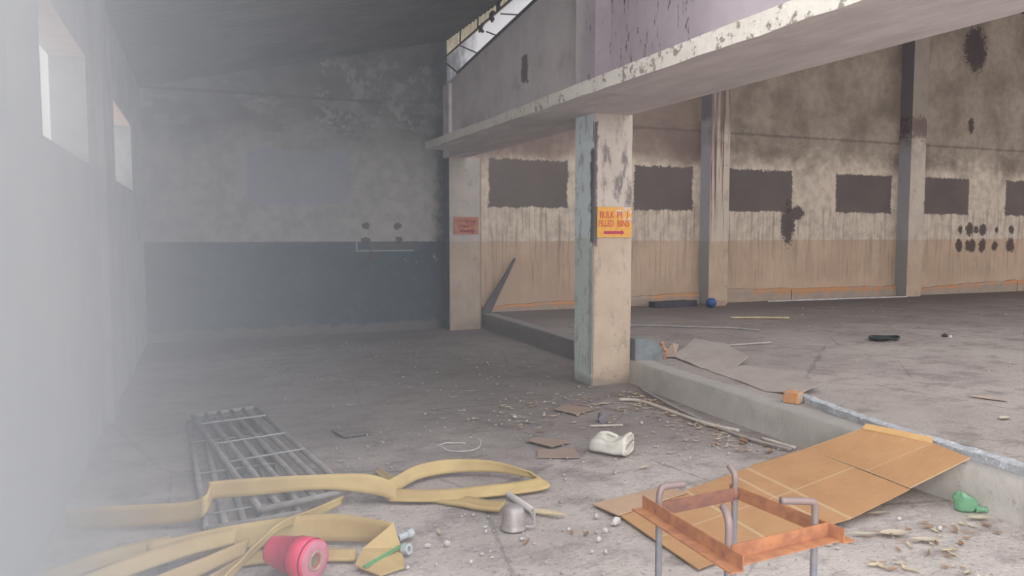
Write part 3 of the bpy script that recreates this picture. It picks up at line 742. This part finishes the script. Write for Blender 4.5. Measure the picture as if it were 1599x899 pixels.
hb = empty('flat_hose', (.5, 3.9, 0), 'yellow flat hose in front of the grilles, its end folded over with a green stripe', 'hose')
bm = B()
ribbon(bm, [(-.18, 3.86, .012, -.18, 3.92, .10), (.13, 3.90, .012, .13, 3.96, .115), (.40, 3.88, .012, .41, 3.95, .125), (.62, 3.84, .012, .63, 3.90, .135), (.80, 3.75, .012, .80, 3.78, .135), (.925, 3.64, .012, .935, 3.66, .125)], .010)
link('hose_run', bm, M_HOSE, hb, True)
bm = B(); fold = [(.93, 3.66, .125), (.955, 3.60, .02), (.915, 3.40, .012), (.79, 3.36, .012), (.70, 3.47, .030), (.76, 3.58, .055)]
slab_poly(bm, fold, .008); bmesh.ops.triangulate(bm, faces=[f for f in bm.faces if len(f.verts) > 4]); link('folded_end', bm, M_HOSE, hb)
bm = B(); a, b = Vector((.962, 3.585, .042)), Vector((.735, 3.425, .034)); s = Vector((.006, -.008, 0))
slab_poly(bm, [a + s, b + s, b - s, a - s], .004); link('stripe', bm, M_GREEN, hb)['label'] = 'green stripe across the folded end'
bm = B(); ribbon(bm, [(.10, 3.72, .012, .12, 3.80, .03), (.40, 3.68, .012, .42, 3.76, .03), (.72, 3.55, .012, .74, 3.62, .04)], .010); link('hose_run', bm, M_HOSE, hb, True)

hc = empty('flat_hose', (-.1, 3.75, 0), 'pale yellow flat hose doubled into a heap in the hazy near left corner', 'hose')
for i, rows in enumerate((
    [(.20, 3.86, .06, .22, 3.93, .11), (-.02, 3.82, .05, -.02, 3.90, .10), (-.28, 3.70, .04, -.28, 3.78, .09), (-.5, 3.56, .03, -.52, 3.63, .08)],
    [(.24, 3.78, .03, .27, 3.84, .085), (.06, 3.66, .02, .08, 3.73, .075), (-.16, 3.52, .015, -.15, 3.59, .07), (-.4, 3.33, .015, -.4, 3.4, .07)],
    [(.20, 3.68, .012, .24, 3.73, .05), (.06, 3.53, .012, .09, 3.59, .045), (-.10, 3.37, .012, -.08, 3.43, .045), (-.25, 3.2, .012, -.23, 3.27, .045)],
    [(-.10, 4.03, .012, -.08, 4.12, .05), (-.35, 3.95, .012, -.35, 4.05, .05), (-.58, 3.78, .012, -.60, 3.88, .05)],
)):
    bm = B(); ribbon(bm, rows, .011); link('hose_run', bm, M_HOSE, hc, True)
bm = B(); ribbon(bm, [(.79, 4.29, .03, .815, 4.325, .07), (.58, 4.06, .055, .605, 4.09, .10), (.395, 3.79, .118, .425, 3.82, .158), (.29, 3.68, .08, .325, 3.715, .135), (.18, 3.56, .04, .22, 3.595, .095), (.07, 3.43, .012, .115, 3.455, .065), (-.02, 3.28, .012, .02, 3.30, .055)], .008)
recenter(tag(link('hose_strip', bm, M_HOSE, None, True), 'narrow yellow hose strip running diagonally from under the long hose', 'hose'), (.4, 3.8, 0))

# ------------------------------------------------------------------ pink roll
M_PINK = plain('pink_plastic_film', (.80, .055, .15), (.74, .045, .13), 6, .4, .5, .05)
M_PINKE = plain('pale_pink_roll_end', (.55, .20, .26), (.48, .17, .23), 30, .6)
M_CORE = plain('cardboard_core', (.42, .33, .24), (.34, .26, .19), 20)
rr0 = empty('plastic_film_roll', (.42, 3.5, 0), 'bright pink plastic film roll lying on its side by the yellow hose', 'roll')
ax = Vector((.64, -.77, .0)).normalized(); o0 = Vector((.515, 3.43, .097))
bm = B(); lathe(bm, [(-.25, .05), (-.25, .064), (-.235, .068), (-.10, .087), (-.098, .091), (-.02, .095), (-.018, .091), (0, .092), (.0, .03)], o0, ax, 40); link('film', bm, M_PINK, rr0, True)
bm = B(); lathe(bm, [(.0005, .088), (.003, .087), (.004, .045), (.0005, .040)], o0, ax, 40); link('end_face', bm, M_PINKE, rr0, True)
bm = B(); lathe(bm, [(-.12, .036), (.010, .036), (.010, .044), (-.12, .044)], o0, ax, 32); link('core', bm, M_CORE, rr0, True)
bm = B(); lathe(bm, [(-.10, .0905), (-.095, .0925), (-.09, .0905)], o0, ax, 40); lathe(bm, [(-.021, .0945), (-.017, .0955), (-.013, .092)], o0, ax, 40); link('layer_edge', bm, plain('dark_pink_edge', (.25, .02, .06)), rr0, True)

# ------------------------------------------------------------------ mug, pipe, can, bottle
M_ALU = plain('dull_aluminium', (.40, .37, .36), (.33, .28, .28), 14, .5, .4, .2, .35)
mg = empty('metal_mug', (1.575, 3.66, 0), 'dented grey metal mug standing upside down beside the pipe stub', 'mug')
bm = B(); lathe(bm, [(.0, .062), (.0, .068), (.006, .069), (.012, .065), (.03, .062), (.092, .057), (.113, .051), (.121, .039), (.123, .001)], (1.575, 3.66, 0), n=32)
for v in bm.verts: v.co += Vector((1, .5, 0)) * .003 * mnoise.noise(v.co * 25)
link('body', bm, M_ALU, mg, True)
bm = B(); tube(bm, spline([(1.632, 3.63, .012), (1.655, 3.62, .010), (1.672, 3.615, .014), (1.675, 3.615, .04), (1.675, 3.615, .105)], 5), .0075, 8); link('handle', bm, plain('pale_handle', (.46, .43, .43)), mg, True)
M_PVC = plain('pale_grey_pvc', (.52, .50, .47), (.44, .42, .40), 12, .6)
def hollow_pipe(bm, a, b, r, n=16):
    a, b = Vector(a), Vector(b); d = b - a; L = d.length
    lathe(bm, [(0, r), (L, r), (L, r * .72), (L * .3, r * .72)], a, d, n)
bm = B(); hollow_pipe(bm, (1.735, 4.10, .02), (1.755, 3.80, .02), .019)
recenter(tag(link('pipe_stub', bm, M_PVC, None, True), 'short pale pipe stub behind the upturned mug', 'pipe'), (1.745, 3.95, 0))

def mat_can():
    t = NT('dirty_white_plastic', .5, .35); n = t.noise(t.obj(), 9, 5); c = t.mix(t.step(n, .4, .68), (.66, .64, .58), (.50, .46, .39)); t.color(c); t.bump(n, .15, .01); return t.m
M_CAN = mat_can()
cn = empty('plastic_jerrycan', (2.80, 4.72, 0), 'crushed dirty-white plastic can lying on the floor', 'can')
ax = Vector((.62, -.78, 0)).normalized(); sd = Vector((.78, .62, 0)).normalized(); CE = Vector((2.85, 4.575, 0)); KC = .88
def rrect(w, h, n=36, e=3.4):
    o = []
    for k in range(n):
        a = 2 * PI * k / n; c, s = math.cos(a), math.sin(a)
        o.append((w * math.copysign(abs(c) ** (2/e), c), h * math.copysign(abs(s) ** (2/e), s)))
    return o
bm = B(); rings = []
for q, w, h, z in ((-.335, .018, .012, .045), (-.33, .045, .028, .044), (-.305, .075, .044, .052), (-.26, .095, .056, .062), (-.21, .103, .060, .064), (-.15, .106, .058, .062), (-.09, .108, .060, .064), (-.04, .110, .074, .078), (-.02, .112, .082, .085), (-.008, .112, .083, .085), (.0, .104, .076, .085), (-.004, .098, .070, .085)):
    ring = []
    for a, b in rrect(w, h):
        p = CE + ax * q * KC + sd * a * KC + Vector((0, 0, (z + b) * .92))
        if b > 0 and q < -.03:
            p.z -= .040 * math.exp(-((q + .14) / .055) ** 2 - ((a + .02) / .05) ** 2)
            p.z += .018 * math.exp(-((q + .25) / .05) ** 2 - ((a - .03) / .06) ** 2)
        p += Vector((1, .6, .8)) * .007 * mnoise.noise(Vector((q * 16, a * 22, b * 22)))
        p.z = max(.002, p.z); ring.append(p)
    rings.append(ring)
loft(bm, rings); link('body', bm, M_CAN, cn, True)
M_GRIM = plain('grimy_rib', (.33, .31, .28))
for k in (-.038, -.004, .032):
    bm = B(); tube(bm, [CE + ax * -.002 + sd * u * KC + Vector((0, 0, .079 + k + .018 * u / .09)) for u in (-.085, 0, .085)], .0065, 6); link('rib', bm, M_GRIM if k == -.004 else M_CAN, cn, True)
bm = B(); tube(bm, [CE + ax * -.001 + sd * u * KC + Vector((0, 0, .079 + .064 * w)) for u, w in [(.099 * math.copysign(abs(math.cos(a)) ** .6, math.cos(a)), math.copysign(abs(math.sin(a)) ** .6, math.sin(a))) for a in [2*PI*k/24 + .01 for k in range(25)]]], .007, 6); link('rim', bm, M_CAN, cn, True)
bm = B(); tube(bm, spline([CE + ax * q + sd * a + Vector((0, 0, z)) for q, a, z in ((-.27, .03, .075), (-.23, .04, .118), (-.17, .045, .128), (-.10, .045, .108))], 5), .013, 8); link('handle', bm, M_CAN, cn, True)
bm = B(); tube(bm, [CE + ax * -.225 + sd * -.066 + Vector((0, 0, .090)), CE + ax * -.198 + sd * -.072 + Vector((0, 0, .086))], .009, 8); link('hole_plug', bm, plain('hole_shade', (.05, .05, .05)), cn, True)  # solid dark plug painting the shade inside a handle hole

t = NT('green_bottle_plastic', .18, .5); t.color((.28, .56, .35)); t.inp('Transmission Weight', .5); M_BOT = t.m
gb = empty('plastic_bottle', (4.0, 2.88, 0), 'crumpled green plastic bottle at the foot of the step', 'bottle')
bm = B(); m = bmesh.ops.create_uvsphere(bm, u_segments=24, v_segments=16, radius=1)
for v in bm.verts:
    p = Vector(v.co); k = 1 + .17 * mnoise.noise(p * 2.6 + Vector((4, 0, 0))) + .07 * mnoise.noise(p * 6)
    q = Vector((math.copysign(abs(p.x) ** .75, p.x), math.copysign(abs(p.y) ** .75, p.y), math.copysign(abs(p.z) ** .7, p.z))) * k
    v.co = Vector((4.005 + q.x * .052 - .012 * max(0, q.z), 2.90 + q.y * .045 - .015 * q.x, max(.002, .048 + q.z * .052 - .026 * q.x * max(0, q.z))))
link('body', bm, M_BOT, gb, True)
bm = B(); lathe(bm, [(0, .024), (.03, .015), (.045, .013), (.046, .016), (.062, .016), (.0625, .001)], (4.035, 2.865, .02), (.75, -.55, -.05), 14); link('neck', bm, M_BOT, gb, True)

# ------------------------------------------------------------------ litter with a shape of its own
M_PALEW = plain('pale_dry_wood', (.55, .50, .43), (.46, .41, .35), 14); M_GREYW = plain('grey_stick', (.36, .325, .29), (.29, .26, .235), 14)
def stick(name, pts, r, mat, label, cat='stick', n=7):
    bm = B(); tube(bm, spline(pts, 5), r, n); o = link(name, bm, mat, None, True); p = pts[len(pts)//2]
    return recenter(tag(o, label, cat), (p[0], p[1], p[2] - r))
stick('stick', [(3.70, 6.12, .016), (3.84, 6.0, .017), (3.86, 5.6, .017), (3.87, 5.05, .017), (3.96, 4.76, .018)], .014, M_PALEW, 'pale stripped stick lying along the foot of the step')
stick('stick', [(4.13, 6.45, .03), (3.99, 5.65, .014), (3.90, 5.05, .014), (3.88, 4.6, .014), (3.96, 4.20, .014)], .013, M_GREYW, 'long grey stick lying beside the pale one along the step')
stick('stick', [(3.98, 4.53, .014), (4.02, 4.22, .014)], .013, M_PALEW, 'short pale stick with a dark end near the cardboard')
stick('stick', [(5.85, 7.25, .248), (6.46, 7.22, .25)], .012, M_GREYW, 'grey stick lying behind the cardboard on the raised floor')
stick('bamboo_cane', [(7.80, 9.62, .25), (8.2, 9.44, .252), (8.62, 9.26, .25)], .013, plain('yellow_bamboo', (.55, .46, .28)), 'straight yellowish cane on the raised floor', 'cane')
stick('hose_pipe', [(5.0, 9.65, .247), (5.93, 9.36, .247), (6.53, 8.89, .247), (6.95, 8.58, .247), (7.12, 8.2, .247)], .012, plain('grey_tubing', (.33, .31, .30)), 'thin grey tube curving across the raised floor behind the near pillar', 'tube')
stick('conduit', [(10.45, 11.80, .235), (12.8, 11.74, .222), (14.05, 11.68, .216)], .018, plain('white_conduit', (.48, .44, .42)), 'long pale conduit lying along the far wall', 'conduit')
bm = B(); rings = []
for x, z, w in ((4.64, .23, .085), (4.72, .38, .075), (4.85, .60, .055), (5.0, .84, .035), (5.12, 1.05, .022), (5.17, 1.13, .014)):
    rings.append([Vector((x - w * .8, 11.90 + .02 * z, z + w*.4)), Vector((x + w * .8, 11.90 + .02 * z, z - w*.4)), Vector((x + w * .8, 11.94 + .02 * z, z - w*.4)), Vector((x - w * .8, 11.94 + .02 * z, z + w*.4))])
loft(bm, rings); recenter(tag(link('broken_plank', bm, plain('dark_plank', (.085, .075, .075))), 'dark tapering plank leaning against the wall beside the far pillar', 'plank'), (4.64, 11.9, .23))
# wire ring
bm = B(); tube(bm, spline([(1.77, 5.36, .008), (1.69, 5.31, .008), (1.69, 5.23, .02), (1.72, 5.16, .008), (1.82, 5.10, .008), (1.93, 5.13, .01), (1.985, 5.21, .03), (1.99, 5.27, .04)], 5), .0035, 6); tube(bm, [(1.76, 5.37, .006), (1.90, 5.31, .006)], .004, 6)
recenter(tag(link('wire_loop', bm, plain('white_wire', (.62, .61, .60))), 'white bent wire loop on the floor behind the yellow hose', 'wire'), (1.83, 5.23, 0))
# pale plastic bits by hose end
M_BIT = plain('bluish_white_plastic', (.46, .50, .52), (.38, .42, .44), 14, .55)
bm = B(); lathe(bm, [(0, .028), (.035, .028), (.035, .015), (0, .015), (0, .028)], (.955, 3.56, .028), (.55, -.75, .2), 6); recenter(tag(link('pipe_nut', bm, M_BIT), 'bluish-white six-sided plastic nut beside the folded hose end', 'nut'), (.955, 3.55, 0))
bm = B(); lathe(bm, [(0, .001), (0, .018), (.05, .018), (.052, .022), (.085, .020), (.085, .001)], (.97, 3.715, .022), (.9, .25, .12), 12); recenter(tag(link('pipe_fitting', bm, M_BIT), 'bluish-white plastic fitting behind the six-sided nut', 'fitting'), (1.0, 3.72, 0))
# corn husk, stub, brick, block
M_HUSK = plain('dry_husk', (.56, .48, .32), (.47, .39, .25), 18)
bm = B()
for k, (dx, dy) in enumerate(((0,.0), (.01,-.025), (-.01,.02), (.03, -.045))):
    tube(bm, spline([(1.75 + dx, 3.83 + dy, .01), (1.80 + dx, 3.78 + dy, .018), (1.86, 3.72 + dy*.6, .022), (1.90, 3.69 + dy * .3, .018)], 4), [.002 + .009 * math.sin(PI * min(1, j / 9)) for j in range(13)], 6)
recenter(tag(link('corn_husk', bm, M_HUSK), 'pale dry corn husk right of the upturned mug', 'husk'), (1.83, 3.76, 0))
bm = B(); lathe(bm, [(0, .001), (0, .036), (.03, .035), (.10, .03), (.115, .02), (.116, .001)], (3.15, 5.46, .03), (.35, .9, .12), 12); recenter(tag(link('plastic_stub', bm, plain('mauve_grey_plastic', (.24, .22, .24))), 'mauve-grey tapered stub on the floor between pillar and white can', 'stub'), (3.17, 5.5, 0))
stick('stick', [(2.98, 5.38, .01), (3.12, 5.33, .012), (3.24, 5.30, .01)], .008, M_PALEW, 'little pale stick in front of the mauve-grey stub')
bm = B(); box(bm, (-.05, -.045, 0), (.075, .045, .09)); bevel(bm, .012, 2)
for v in bm.verts: v.co += Vector((1, 1, .6)) * .008 * mnoise.noise(v.co * 30)
bmesh.ops.transform(bm, matrix=Matrix.Translation((4.34, 4.62, .236)) @ Matrix.Rotation(-1.1, 4, 'Z'), verts=bm.verts[:])
t = NT('flaking_orange_brick', .9, .1); n1 = t.noise(t.obj(), 16, 5); t.color(t.mix(t.step(n1, .42, .58), (.50, .24, .11), (.36, .30, .24))); t.bump(n1, .6, .02)
recenter(tag(link('brick_piece', bm, t.m), 'orange broken brick at the end of the broken plaster lip', 'brick'), (4.34, 4.62, .236))
bk = empty('board_block', (4.5, 6.85, .235), 'slate-grey broken block with orange torn side, standing beside the near pillar', 'block')
bm = B(); box(bm, (4.30, 6.80, .235), (4.62, 6.90, .46))
bmesh.ops.subdivide_edges(bm, edges=bm.edges[:], cuts=4, use_grid_fill=True)
for v in bm.verts:
    s = (v.co.x - 4.30) / .32; v.co.z -= max(0, s - .55) * .24 * (v.co.z - .235) / .225; v.co.y -= .03 * s; v.co += Vector((1, 1, 0)) * .006 * mnoise.noise(v.co * 20)
link('face', bm, plain('slate_grey_board', (.19, .21, .215), (.15, .165, .17), 9), bk)
bm = B()
for k in range(7): chip(bm, (4.645 - .012 * k * (k > 3) / 3 + .01 * (k % 2), 6.80 - .01 * k % .05, .25 + .024 * k), .027, k, 1.0)
link('torn_side', bm, plain('torn_orange_clay', (.44, .25, .15), (.35, .19, .12), 20), bk)
tri = [(4.66, 6.82, .25), (4.92, 7.02, .36), (5.05, 7.10, .32), (4.75, 6.74, .258)]
scrap('cardboard_scrap', tri, M_BC, 'brown folded cardboard piece between the slate block and the grey sheet')
# far skirting bits
bm = B(); m = bmesh.ops.create_uvsphere(bm, u_segments=20, v_segments=12, radius=1)
for v in bm.verts: v.co = Vector((8.68 + v.co.x * .10, 11.25 + v.co.y * .085, .315 + v.co.z * .088 * (1 + .1 * mnoise.noise(v.co * 3))))
recenter(tag(link('plastic_jug', bm, plain('blue_plastic', (.035, .075, .20), (.03, .06, .15), 9, .5), None, True), 'small blue plastic jug lying at the foot of the streaked pilaster', 'jug'), (8.68, 11.25, .228))
bm = B(); box(bm, (8.82, 11.42, .225), (9.15, 11.56, .31)); bevel(bm, .015); recenter(tag(link('brick_piece', bm, plain('pink_buff_brick', (.38, .25, .19))), 'buff brick beside the blue jug', 'brick'), (8.98, 11.5, .225))
bm = B(); box(bm, (7.70, 11.55, .222), (8.60, 11.75, .33)); bmesh.ops.subdivide_edges(bm, edges=bm.edges[:], cuts=5, use_grid_fill=True)
for v in bm.verts: v.co += Vector((.3, .6, .8)) * .03 * mnoise.noise(v.co * 7); v.co.z = max(.222, v.co.z)
recenter(tag(link('sack', bm, plain('blackish_cloth', (.035, .035, .045), (.055, .05, .06), 9), None, True), 'blackish crumpled sack along the skirting left of the blue jug', 'sack'), (8.1, 11.65, .222))
bm = B()
for k in range(3): 
    rr = random.Random(k); tube(bm, spline([(7.97 + (.17 + .02*k) * math.cos(a), 6.93 + (.10 + .015*k) * math.sin(a), .245 + .012 * k + .006 * math.sin(3*a + k)) for a in [j * 2 * PI / 12 for j in range(13)]], 3), .011, 6)
recenter(tag(link('cable_coil', bm, plain('black_cable', (.04, .045, .045))), 'black cable coiled on the raised floor', 'cable'), (7.97, 6.93, .235))
bm = B(); chip(bm, (8.83, 6.77, .265), .035, 2, .8); recenter(tag(link('rag', bm, plain('dark_rag', (.05, .05, .055))), 'little dark rag with pale tip on the raised floor, far right', 'rag'), (8.83, 6.77, .24))
bm = B(); chip(bm, (8.86, 6.71, .258), .028, 4, .8); recenter(tag(link('stone_chip', bm, plain('pale_chip', (.55, .53, .48))), 'pale chip touching the little dark rag', 'chip'), (8.86, 6.71, .24))
# rags caught in the clerestory frame
M_RAG = plain('dark_rag_cloth', (.045, .038, .038), (.07, .055, .052), 9, .95)
for (y, z, s, lab) in ((10.34, 4.40, .13, 'lowest dark rag caught on the clerestory bars'), (9.95, 4.47, .13, 'middle dark rag caught on the clerestory bars'), (9.70, 4.545, .12, 'topmost dark rag caught on the clerestory bars')):
    bm = B(); o = [(-.5, .5), (-.2, .8), (.3, .6), (.75, .7), (.55, .1), (.7, -.4), (.2, -.3), (-.1, -.75), (-.55, -.55), (-.3, 0)]
    rr = random.Random(int(y * 100)); pts = [(3.945 + .015 * rr.random(), y + a * s * rr.uniform(.8, 1.25), z + b * s * .75 * rr.uniform(.8, 1.2)) for a, b in o]
    a = [bm.verts.new(p) for p in pts]; b = [bm.verts.new((p[0] + .02, p[1], p[2])) for p in pts]; bm.faces.new(a); bm.faces.new(b[::-1])
    for i in range(len(a)): bm.faces.new((a[i], b[i], b[(i+1) % len(a)], a[(i+1) % len(a)]))
    recenter(tag(link('rag', bm, M_RAG), lab, 'rag', 'rags on the clerestory frame'), (3.955, y, z))

# leaves, chips and crumbs
M_LEAF = plain('dry_brown_leaf', (.23, .125, .075), (.33, .20, .12), 3); M_PLEAF = plain('pale_dry_leaf', (.50, .44, .34), (.42, .35, .26), 6)
def leaf(bm, x, y, z, L, W, ang, curl=.3, seed=0):
    rr = random.Random(seed); c, s = math.cos(ang), math.sin(ang); n = 6; A = []; Bv = []; Mv = []
    for k in range(n + 1):
        u = k / n; w = W * math.sin(PI * min(1, u * 1.02)) ** .8 * .5; d = (u - .5) * L; h = curl * L * (u - .5) ** 2 + .002
        for lst, q, dz in ((A, w, .3 * w), (Mv, 0, 0), (Bv, -w, .3 * w)): lst.append(bm.verts.new((x + d * c - q * s, y + d * s + q * c, z + h + dz)))
    for k in range(n):
        bm.faces.new((A[k], A[k+1], Mv[k+1], Mv[k])); bm.faces.new((Mv[k], Mv[k+1], Bv[k+1], Bv[k]))
singles = [
    (5.34, 3.60, .240, .13, .06, .2, M_PLEAF, 'pale dry leaf on the raised floor at the right edge'),
    (3.34, 2.80, .004, .17, .08, -.3, M_PLEAF, 'broad buff leaf on the near floor below the green bottle'),
    (3.42, 2.68, .004, .15, .05, -.5, M_PLEAF, 'whitish torn leaf nearest the camera at lower right'),
    (3.20, 2.86, .004, .16, .03, -.45, M_PLEAF, 'thin pale leaf strip left of the broad buff leaf'),
    (3.50, 3.05, .004, .14, .035, -.2, M_PLEAF, 'pale curled leaf just beyond the cardboard near edge'),
    (3.95, 2.78, .004, .14, .05, -.35, M_PLEAF, 'buff leaf in front of the green bottle'),
    (2.79, 4.28, .004, .10, .03, .3, M_HUSK, 'yellowish leaf blade in front of the white can'),
    (3.50, 6.05, .004, .14, .04, -.1, M_HUSK, 'yellowish leaf in front of the pillar base'),
    (3.83, 4.55, .004, .13, .05, 1.2, M_LEAF, 'largest brown leaf of the drift at the step foot'),
]
for i, (x, y, z, L, W, a, m, lab) in enumerate(singles):
    bm = B(); leaf(bm, x, y, z, L, W, a, .25, i); o = link('dry_leaf', bm, m, None, True); recenter(tag(o, lab, 'leaf', 'single dry leaves'), (x, y, z))
def clear(x, y):
    return not ((2.0 < x < 4.3 and 2.8 < y < 4.25) or (-.7 < x < 2.1 and y < 4.75 and x < 1.1) or (3.78 < x < 4.33 and 6.8 < y < 7.3) or (1.0 < x < 2.1 and 4.05 < y < 4.9) or (2.62 < x < 3.03 and 4.6 < y < 5.0) or abs(x - .4) < .55 and y < 6.9)
bm = B(); rl = random.Random(11); cnt = 0
while cnt < 460:
    q = rl.random()
    if q < .34: y = rl.uniform(4.2, 6.5); x = 3.95 + (y - 4.5) * .06 - abs(rl.gauss(0, .18))
    elif q < .50: x = rl.uniform(2.9, 3.95); y = rl.uniform(2.5, 3.2) + (0 if x > 3.3 else -.3)
    elif q < .86: x = rl.gauss(3.1, .5); y = rl.gauss(6.0, .5)
    else: x = rl.uniform(.9, 4.0); y = rl.uniform(3.4, 9.0)
    if x > 4.05 or not clear(x, y): 
        if not (q < .50 and q >= .34 and y < 2.9 and x < 4.0): continue
    leaf(bm, x, y, .001, rl.uniform(.03, .10), rl.uniform(.010, .028), rl.uniform(0, 6), rl.uniform(.1, .7), cnt)
    bm.faces.ensure_lookup_table(); mi = rl.choice((0, 0, 1, 1, 2))
    for f in bm.faces[-12:]: f.material_index = mi
    cnt += 1
tag(link('leaf_litter', bm, [M_LEAF, M_PLEAF, M_HUSK]), 'crumbled dry leaf litter strewn along the step and floor', 'leaf litter', kind='stuff')
bm = B(); cnt = 0
while cnt < 420:
    x = rl.uniform(.7, 4.0); y = rl.choice((rl.uniform(2.7, 4.6), rl.uniform(2.7, 6), rl.uniform(4, 11)))
    if not clear(x, y): continue
    chip(bm, (x, y, .004), rl.uniform(.004, .012), cnt, .7); cnt += 1
tag(link('rubble_crumbs', bm, plain('pale_crumb', (.46, .44, .41), (.33, .31, .29), 2)), 'small pale rubble crumbs scattered over the lower floor', 'rubble', kind='stuff')
bm = B(); cnt = 0
while cnt < 130:
    x = rl.uniform(4.6, 13); y = rl.uniform(2.8, 11)
    if x < 5.8 and 4.8 < y < 7.2: continue
    chip(bm, (x, y, PZ + .002), rl.uniform(.005, .018), cnt, .6); cnt += 1
tag(link('rubble_crumbs', bm, plain('grey_crumb', (.40, .37, .34), (.22, .2, .19), 2)), 'dark and pale crumbs scattered over the raised floor', 'rubble', kind='stuff')
CH = [(1.09, 3.60, .016), (1.18, 3.58, .024), (1.42, 3.66, .014), (1.44, 3.72, .012), (1.55, 3.50, .011), (1.06, 3.38, .012), (1.22, 3.34, .012), (1.35, 3.42, .010), (1.83, 3.52, .012), (1.90, 3.33, .020), (1.80, 3.22, .014), (1.86, 3.19, .014), (2.05, 3.62, .02), (2.10, 3.50, .03), (1.99, 3.42, .02), (3.62, 2.76, .018), (3.55, 2.95, .012), (.93, 3.40, .011), (3.42, 5.3, .018), (2.55, 5.9, .02)]
M_CH = plain('whitish_stone', (.55, .53, .50), (.42, .40, .38), 20)
for i, (x, y, r) in enumerate(CH):
    bm = B(); chip(bm, (x, y, r * .55), r, i + 40, .75)
    recenter(tag(link('stone_chip', bm, M_CH), 'small whitish stone chip loose on the dusty floor', 'chip', 'white stone chips on the lower floor'), (x, y, 0))

# ------------------------------------------------------------------ smoke drifting along the left wall
bm = B(); box(bm, (-1.05, .35, .03), (1.9, 11.9, 3.9))
m = bpy.data.materials.new('smoke_scatter'); m.use_nodes = True; t = NT.__new__(NT); t.m = m; t.t = m.node_tree; t.n = t.t.nodes; t.l = t.t.links; t.g = None
t.n.clear(); x, y, z = t.xyz(); nn = t.noise(t.pos(), .9, 3, .5)
d = t.mul(t.math('EXPONENT', t.mul(t.add(x, .72), -1 / .215)), t.math('EXPONENT', t.mul(y, -1 / 2.2)))
d = t.mul(t.mul(d, 2.6), t.add(.6, t.mul(nn, .8)))
near = t.mul(t.math('EXPONENT', t.mul(t.add(x, .72), -1 / .13)), t.math('EXPONENT', t.mul(y, -1 / 1.2)))
d = t.add(t.mul(d, t.sub(1.25, t.mul(t.step(z, 1.1, 2.7), .6))), t.mul(near, 20.0))
thin = t.mul(t.mul(t.step(x, 1.7, -.1), t.step(y, .4, 3.0)), .011)
d = t.add(d, thin)
o = t.n.new('ShaderNodeOutputMaterial'); v = t.n.new('ShaderNodeVolumeScatter'); v.inputs['Color'].default_value = (.93, .95, 1.0, 1); v.inputs['Anisotropy'].default_value = 0
t.l.new(d, v.inputs['Density']); t.l.new(v.outputs[0], o.inputs['Volume']); m.cycles.volume_step_rate = .45
tag(link('smoke', bm, m), 'pale bluish smoke drifting along the left wall', 'smoke', kind='stuff')
